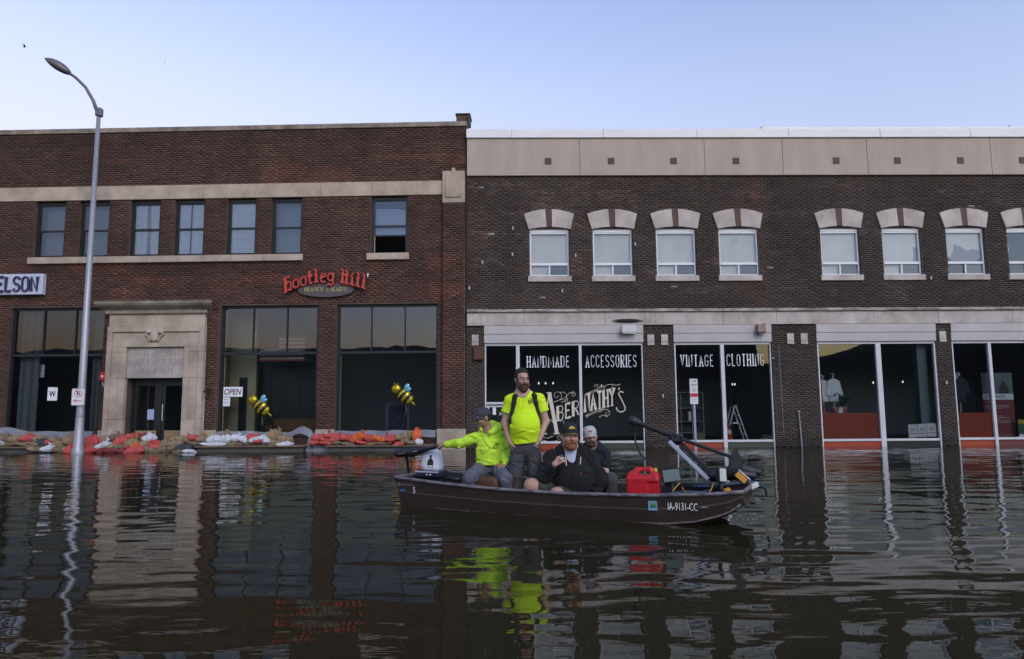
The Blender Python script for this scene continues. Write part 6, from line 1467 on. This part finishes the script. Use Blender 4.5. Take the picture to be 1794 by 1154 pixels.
MB().lathe([(.028, -.006), (.03, 0)], 12, (-.135, front(T, -.135, .66)-.002, .66), axis='y').build('pin_badge', M('pin_teal', (.05, .13, .16), .4), P3)
MB().box(.085, .105, front(T, .095, .475)-.006, front(T, .095, .475)-.002, .468, .484).build('small_logo', m_red, P3)
K = SD((-.60, -.50, .0), (.32, .30, .42), .0095)
for hp, kn, t in (((-.12, .0, .23), kA, .74), ((.02, -.02, .21), kB, .78)):
    hp = np.array(hp); e = hp+(kn-hp)*t; K.cone(hp, e, .135, .108, .03); dr = (kn-hp)/np.linalg.norm(kn-hp)
K.cone((-.1, .0, .22), (.12, .0, .22), .14, .14, .03)
folds(K, 30, 6, .010, .012, .06); K.build('shorts', m_camo, P3)
gold_m = M('cap_gold', (.52, .34, .03), .6)
m_capk = M('cap_black', (.012, .012, .013), .85); tiger = [[(-.034, .030), (-.026, .050), (-.006, .060), (.016, .056), (.030, .044), (.036, .032), (.020, .036), (.006, .030), (-.012, .036), (-.022, .028)]]
C3 = H.cap(P3, m_capk, m_capk, [(tiger, gold_m), ([[(-.012, .042), (.008, .046), (.004, .040)]], m_capk)], lift=.012, brim_len=.062)
e_ = []
for i in range(15):
    u = -1+2*i/14; a = u*1.18; e_.append(tuple(H(math.sin(a)*.0885, .018-.1045*math.cos(a)-.063*(1-u*u)**.55, .0235+.006-.020*u*u+.0)))
MB().tube(e_, .0035, 5).build('brim_edge', gold_m, P3)
H.hair(P3, (.05, .026, .014), .010, -.10, True, .04); H.beard(P3, (.30, .125, .058), -.008, full=False); H.eyes(P3, (.08, .09, .10), (.14, .06, .03), gaze=1)
hp_ = wr1+np.array((.125, -.03, .085)); CG = empty('cigarette', O+Vector(hp_), 0, 'lit white cigarette with orange filter between the fingers of the man in black', 'cigarette')
MB().tube([(-.012, 0, -.006), (.022, -.01, .010)], .0045, 6).build('filter', M('filter_orange', (.55, .20, .05), .8), CG); MB().tube([(-.062, .012, -.03), (-.012, 0, -.006)], .0045, 6).build('paper', m_white, CG)

# --- man in a white cap behind him
Y4 = 9.0; O = Vector((.988, Y4, 0)); P4 = empty('person', O, 0, 'man in white cap and navy T-shirt sitting behind the man in black', 'person')
J = lambda px, py, dy=0.0: np.array(at(px, py, Y4+dy)-O)
H = Head(J(1034, 764, -.02), 1.06, 2, 2, -6); skin = (.55, .335, .26)
sh1, el1, wr1 = J(1018, 794, .05), J(1008, 836, .0), J(1020, 858, -.1); sh2, el2, wr2 = J(1060, 794, .05), J(1060, 828, -.06), J(1040, 850, -.16)
S = SD((-.40, -.45, -.09), (.42, .40, 1.10), .0075); H.sdf(S, (.05, .06, .74), .056)
S.cone((.06, .07, .70), (.07, .10, .28), .12, .14, .05, (1.2, .85, 1)); S.chain([(.0, .06, .70), sh1, el1, wr1], [.06, .055, .046, .03], .03); S.chain([(.1, .06, .70), sh2, el2, wr2], [.06, .056, .048, .03], .03)
hand(S, wr1, (.5, -.5, -.4), (.3, .4, -.8), (1, 0, 0), (30, 40, 30)); hand(S, wr2, (-.6, -.5, -.3), (-.2, .4, -.8), (-1, 0, 0), (30, 40, 30))
for d in (-1, 1): S.chain([(.07+d*.10, .08, .24), (.10+d*.14, -.26, .36), (.10+d*.14, -.24, .0)], [.09, .06, .045], .03)
S.build('body', m_skin, P4, lambda v: H.colour(v, skin, red=.1, stubble=.6))
T = SD((-.30, -.2, .16), (.40, .36, .86), .0085); T.cone((.06, .07, .70), (.07, .07, .50), .145, .16, .05, (1.15, .85, 1)); T.cone((.07, .07, .50), (.08, .08, .2), .17, .18, .05, (1.1, .9, 1))
for sh, el in ((sh1, el1), (sh2, el2)): T.cone((.06+(sh[0]-.06)*.5, .06, .725), sh, .065, .074, .04); T.cone(sh, sh+(el-sh)*.55, .074, .080, .03)
folds(T, 46, 7, .010, .012, .07); T.cone((.045, .02, .76), (.03, .0, .86), .075, .085, .01, op='sub'); T.cut(lambda x, y, z: .2-z); T.build('shirt', m_navytee, P4)
K = SD((-.22, -.40, -.08), (.44, .32, .50), .01)
for d in (-1, 1): K.chain([(.07+d*.09, .08, .24), (.10+d*.14, -.26, .36), (.10+d*.14, -.24, .0)], [.115, .085, .075], .03)
K.build('trousers', m_pants, P4)
bird_ = [[(-.034, .040), (-.016, .046), (0, .040), (.016, .046), (.034, .040), (.018, .036), (.006, .030), (0, .020), (-.006, .030), (-.018, .036)]]
H.cap(P4, M('cap_white', (.46, .45, .42), .85, noise=(14, .12)), M('cap_white_brim', (.42, .42, .40), .85, noise=(14, .12)), [(bird_, M('cap_red', (.42, .05, .02), .6)), ([[(-.006, .048), (.006, .048), (.006, .034), (-.006, .034)]], M('cap_dark', (.08, .01, .01), .6))])
H.hair(P4, (.03, .02, .014), .004, -.05, True, .05); H.beard(P4, (.12, .072, .05), -.030, full=False); H.eyes(P4)

# ------------------------------------------------------------------ things seen through the shop glass
m_cloth = M('white_cotton', (.80, .80, .84), .9, noise=(6, .12)); m_stand = M('stand_white', (.55, .53, .48), .6)
def mannequin(u, z0, w, lab, mat, wd=.17, hgt=.70):
    e = empty('mannequin', onR(u, z0, w), RR, lab, 'mannequin')
    S = SD((-.34, -.22, -.06), (.34, .22, hgt+.12), .012)
    S.cone((0, 0, hgt-.06), (0, 0, .30), wd*.80, wd*.78, .04, (1.1, .62, 1)); S.cone((0, 0, .3), (0, 0, .0), wd*.86, wd*.95, .04, (1.1, .62, 1))
    for d in (-1, 1): S.cone((d*.05, 0, hgt-.03), (d*wd, 0, hgt-.07), .05, .055, .03); S.cone((d*wd, 0, hgt-.07), (d*(wd+.06), 0, hgt-.42), .058, .075, .03)
    S.disp(wrinkle(.006, 26, 1, u)); S.cut(lambda x, y, z: .0-z); S.build('shirt', mat, e)
    MB().lathe([(.045, hgt-.05), (.045, hgt+.05), (.02, hgt+.06)], 10).build('neck', m_stand, e, smooth=True)
    MB().tube([(0, 0, hgt+.05), (0, 0, hgt+.10), (.04, 0, hgt+.15), (.02, 0, hgt+.20), (-.04, 0, hgt+.19)], .014, 6).build('neck_hook', m_white, e)
    MB().lathe([(.02, -.34), (.02, .3)], 8).build('pole', m_stand, e); MB().lathe([(.14, -.345), (.12, -.33)], 12).build('base', m_stand, e)
mannequin(9.60, 1.34, .36, 'white shirt on a headless mannequin beside the red cloth', m_cloth, .15, .62); mannequin(9.90, 1.34, .30, 'white shirt on a headless mannequin behind the potted palm', m_cloth, .15, .66)
mannequin(14.02, 1.30, .60, 'dark navy shirt on a mannequin left of the tall banner', M('navy_shop', (.03, .033, .05), .9), .19, .72)
o = MB()
for k in range(10):
    a, b = 9.40+k*.012, 9.40+(k+1)*.012; y = .28+.02*math.sin(k*2.1); o.quad((a+.02*0, y, 1.0), (b+.06, y+.01*math.sin(k), 1.0), (b, y+.01*math.sin(k), 2.1), (a, y, 2.1))
o = o.build('red_cloth', M('cloth_red', (.36, .012, .03), .9)); o.location = onR(0, 0); o.rotation_euler = (0, 0, RR); sm = o.modifiers.new('t', 'SOLIDIFY'); sm.thickness = .006; tag(o, 'red cloth hanging at the edge of the window with white shirts', 'cloth')
pt = empty('potted_palm', onR(10.20, 1.0, .36), RR, 'small green palm in a pale pink pot on the orange display', 'plant')
MB().lathe([(.085, 0), (.12, .16), (.125, .20), (.11, .20)], 14).build('pot', M('pot_pink', (.40, .20, .17), .8), pt, smooth=True)
rg = random.Random(4); fr = MB()
for k in range(15):
    a = rg.uniform(0, 6.28); L_ = rg.uniform(.32, .62); up = rg.uniform(.35, .75); prev = None; pts = []
    for i in range(7): t = i/6; pts.append(Vector((math.cos(a)*L_*t*.9, math.sin(a)*L_*t*.5, .18+up*math.sin(t*2.1)*.62)))
    for i in range(1, 7):
        d = (pts[i]-pts[i-1]).normalized(); s_ = d.cross(Vector((0, 0, 1))).normalized()
        for sg in (-1, 1): tip = pts[i]+s_*sg*.10+d*.09-Vector((0, 0, .03)); fr.add([pts[i-1], pts[i], tip], [(0, 1, 2)])
tag(fr.build('fronds', M('palm_green', (.06, .10, .035), .7), pt), kind='stuff')
MB().lathe([(.02, .15), (.014, .4)], 7).build('stem', M('palm_stem', (.12, .13, .05), .8), pt)
bw2 = empty('flower_pot', onR(9.88, 1.0, .22), RR, 'pale pink bowl on the orange display beside a white card', 'pot'); MB().lathe([(.07, 0), (.11, .10), (.13, .17), (.115, .17)], 14).build('bowl', M('pot_pink'), bw2, smooth=True)
wc = empty('card', onR(10.02, 1.0, .20), RR, 'blank white card standing on the orange display', 'card'); MB().box(-.085, .085, -.004, .004, 0, .165).build('sheet', m_paper, wc)
for k, (u, dz) in enumerate(((12.18, 0), (12.47, .012), (12.76, .024))):
    e = empty('poster_card', onR(u, .24+dz, .13), RR, ('white card with round red emblem, end card away from the window post', 'white card with round red emblem, between two alike cards', 'white card with round red emblem, next to the window post')[k], 'poster')
    MB().box(-.135, .135, 0, .006, 0, .40).build('sheet', M('card_white', (.66, .67, .70), .7), e)
    b = MB(); stroke_poly(b, arc(0, .24, .075, .062, 0, 360, 20), .022, -.003, 0); b.box(-.05, .05, -.003, 0, .225, .255); b.build('emblem', M('emblem_red', (.35, .13, .11), .7), e)
    b = MB()
    for i in range(5): b.box(-.105+i*.045, -.075+i*.045, -.003, 0, .105, .130)
    b.build('icon_row', m_ink, e); MB().box(-.13, .13, -.002, 0, .005, .022).build('edge_strip', M('card_peach', (.50, .33, .22), .7), e)
wp = empty('card', onR(13.83, 2.02, .5), RR, 'small square white card hanging above the navy shirt', 'card'); MB().box(-.09, .09, -.004, 0, 0, .17).build('sheet', M('card_grey', (.42, .44, .50), .7), wp)
bn = empty('banner_stand', onR(15.02, .20, .32), RR, 'tall roll-up banner reading EMPOWER with a portrait over maroon', 'banner')
MB().box(-.48, .48, 0, .008, 0, 2.0).build('sheet', M('banner_maroon', (.20, .045, .05), .7), bn); MB().box(-.48, .48, -.003, -.0002, 1.35, 2.0).build('photo_panel', M('banner_teal', (.13, .18, .18), .7), bn); MB().box(-.48, .48, -.004, -.0004, 1.17, 1.35).build('title_strip', m_paper, bn)
font_mesh('EMPOWER.', 'lettering', -.42, .24, 1.205, 1.31, -.004, M('banner_ink', (.10, .09, .09), .7), bn, .002)
b = MB(); b.prism([(.02, 1.36), (.36, 1.36), (.34, 1.55), (.26, 1.66), (.25, 1.72), (.14, 1.72), (.13, 1.66), (.05, 1.55)], -.006, -.0032); b.build('figure_print', M('banner_dark', (.05, .05, .05), .8), bn)
b = MB(); b.prism([(.195+.055*math.cos(k*.523), 1.80+.085*math.sin(k*.523)) for k in range(12)], -.007, -.0062); b.build('face_print', M('banner_face', (.20, .15, .12), .8), bn)
b = MB()
for z, a, c in ((1.08, -.42, -.2), (.98, -.42, .3), (.94, -.42, .32), (.90, -.42, .1), (.66, -.42, .1), (.61, -.42, .3), (.56, -.42, .0), (.51, -.42, .35), (.46, -.42, .3), (.08, -.45, .45)): b.box(a, c, -.004, 0, z, z+.016)
b.build('text_lines', M('banner_text', (.48, .40, .40), .7), bn); MB().box(-.5, .5, -.06, .06, -.05, 0).build('base', m_whitef, bn)
yb = empty('shop_notice', onR(15.62, .22, .12), RR, 'yellow and green notice with white foot at the right of the banner', 'notice'); box('sheet', M('notice_green', (.05, .12, .06), .7), -.2, .2, 0, .006, 0, .54, yb); box('yellow_top', M('notice_yellow', (.50, .33, .02), .7), -.2, .2, -.003, -.0002, .42, .54, yb); box('white_foot', m_paper, -.2, .2, -.003, -.0002, .0, .1, yb)
# cabinet, ladder and cone in the clothing shop
cb = empty('display_cabinet', onR(5.52, .06, 1.2), RR, 'glass display cabinet with thin pale frame and shelves', 'cabinet'); mf = M('cabinet_frame', (.26, .24, .20), .6)
for u in (-.52, -.14, .22, .58): MB().box(u, u+.025, -.02, .0, 0, 1.62).build('upright', mf, cb)
for z in (.32, .68, 1.10, 1.60): MB().box(-.52, .605, -.025, .30, z, z+.022).build('shelf', mf, cb)
MB().box(-.5, .6, .29, .30, 0, 1.6).build('back', M('cabinet_back', (.05, .055, .07), .8), cb); MB().box(.26, .58, -.02, .28, 0, .31).build('crate', M('crate_tan', (.24, .20, .13), .9), cb); MB().box(.12, .2, 0, .2, .70, 1.0).build('bottle_box', m_paper, cb)
sl = empty('stepladder', onR(7.02, .06, .7), RR, 'white folding stepladder standing inside the clothing shop', 'ladder')
for a, b_, y0 in ((-.03, .18, 0), (-.06, -.22, .28)):
    for yy in (0, .34): MB().tube([(a, yy, 1.18), (b_*1.9, yy+y0*.0, 0)], .022, 6).build('rail', m_white, sl)
for k in range(1, 4): MB().box(-.03+.21*1.1*(1-k/4)*1.5-.05, -.03+.21*1.1*(1-k/4)*1.5+.04, 0, .34, k*.29, k*.29+.025).build('step', m_white, sl)
MB().box(-.10, .05, -.02, .36, 1.17, 1.22).build('top_cap', M('ladder_green', (.06, .14, .09), .6), sl); MB().box(-.14, .05, -.01, .35, .62, .66).build('spreader', m_white, sl)
tc_ = empty('traffic_cone', onR(6.70, .06, .55), RR, 'orange traffic cone with white band beside the stepladder', 'traffic cone'); MB().lathe([(.13, .03), (.085, .30)], 14).build('cone', M('cone_orange', (.45, .09, .02), .6), tc_, smooth=True); MB().lathe([(.085, .301), (.06, .45)], 14).build('band', m_white, tc_, smooth=True); MB().lathe([(.06, .451), (.03, .68)], 14).build('tip', M('cone_orange'), tc_, smooth=True); MB().box(-.17, .17, -.17, .17, 0, .03).build('base', m_blk, tc_)
# framed print and sofa in the mead shop
fp = empty('framed_print', onL(-3.62, .52, .7), RL, 'framed dark purple print leaning inside the mead shop window', 'picture'); box('frame', M('frame_grey', (.16, .16, .16), .6), -.36, .36, 0, .03, 0, .85, fp); box('print', M('print_purple', (.06, .05, .12), .8, noise=(9, .7, (.01, .01, .015))), -.31, .31, -.004, -.0002, .05, .80, fp)
sf = empty('sofa', onL(-7.0, .18, 1.0), RL, 'low brown sofa behind the sandbags inside the mead shop', 'sofa')
S = SD((-1.0, -.1, 0), (.95, .9, .85), .02); S.rbox((0, .55, .4), (.85, .14, .34), .1); S.rbox((0, .3, .2), (.8, .3, .18), .06, .03); S.rbox((-.82, .3, .28), (.12, .32, .27), .1, .03); S.rbox((.80, .3, .28), (.12, .32, .27), .1, .03); S.build('upholstery', M('sofa_brown', (.17, .10, .05), .9), sf)
# small lamps hanging in the shops
for k, (u, z, w) in enumerate(((.86, 1.98, 1.2), (1.08, 1.98, 1.2), (1.32, 1.98, 1.2), (6.84, 1.92, 1.6), (6.92, 1.92, 1.6), (7.22, 1.92, 1.6), (7.30, 1.92, 1.6), (11.75, 1.94, 1.4), (12.72, 1.96, 1.4))):
    place = 'behind the lettered A' if k < 3 else ('over the stepladder' if k < 7 else 'over the three emblem cards')
    e = empty('pendant_lamp', onR(u, z, w), RR, 'tiny lit white lamp on a cord '+place, 'lamp', 'tiny lamps '+place)
    MB().tube([(0, 0, .05), (0, 0, 3.3-z)], .004, 5).build('cord', m_blk, e); MB().lathe([(.008, .05), (.022, .03), (.024, .0), (.012, -.022)], 8).build('bulb', M('bulb_lit', (.8, .8, .8), .4, emit=(1, .97, .92, .022)), e)
# roof aerial at the far corner
ra = empty('roof_aerial', onR(16.15, 9.9, 1.2), RR, 'thin dark aerial with slanting stays on the white-capped roof', 'aerial')
MB().tube([(-.52, 0, -.6), (-.52, 0, .22)], .012, 5).build('rod', m_blk, ra); MB().tube([(-.30, 0, -.1), (.7, 0, .62)], .016, 5).build('stay', m_blk, ra); MB().tube([(.35, 0, -.1), (1.0, 0, .42)], .012, 5).build('stay', m_blk, ra)
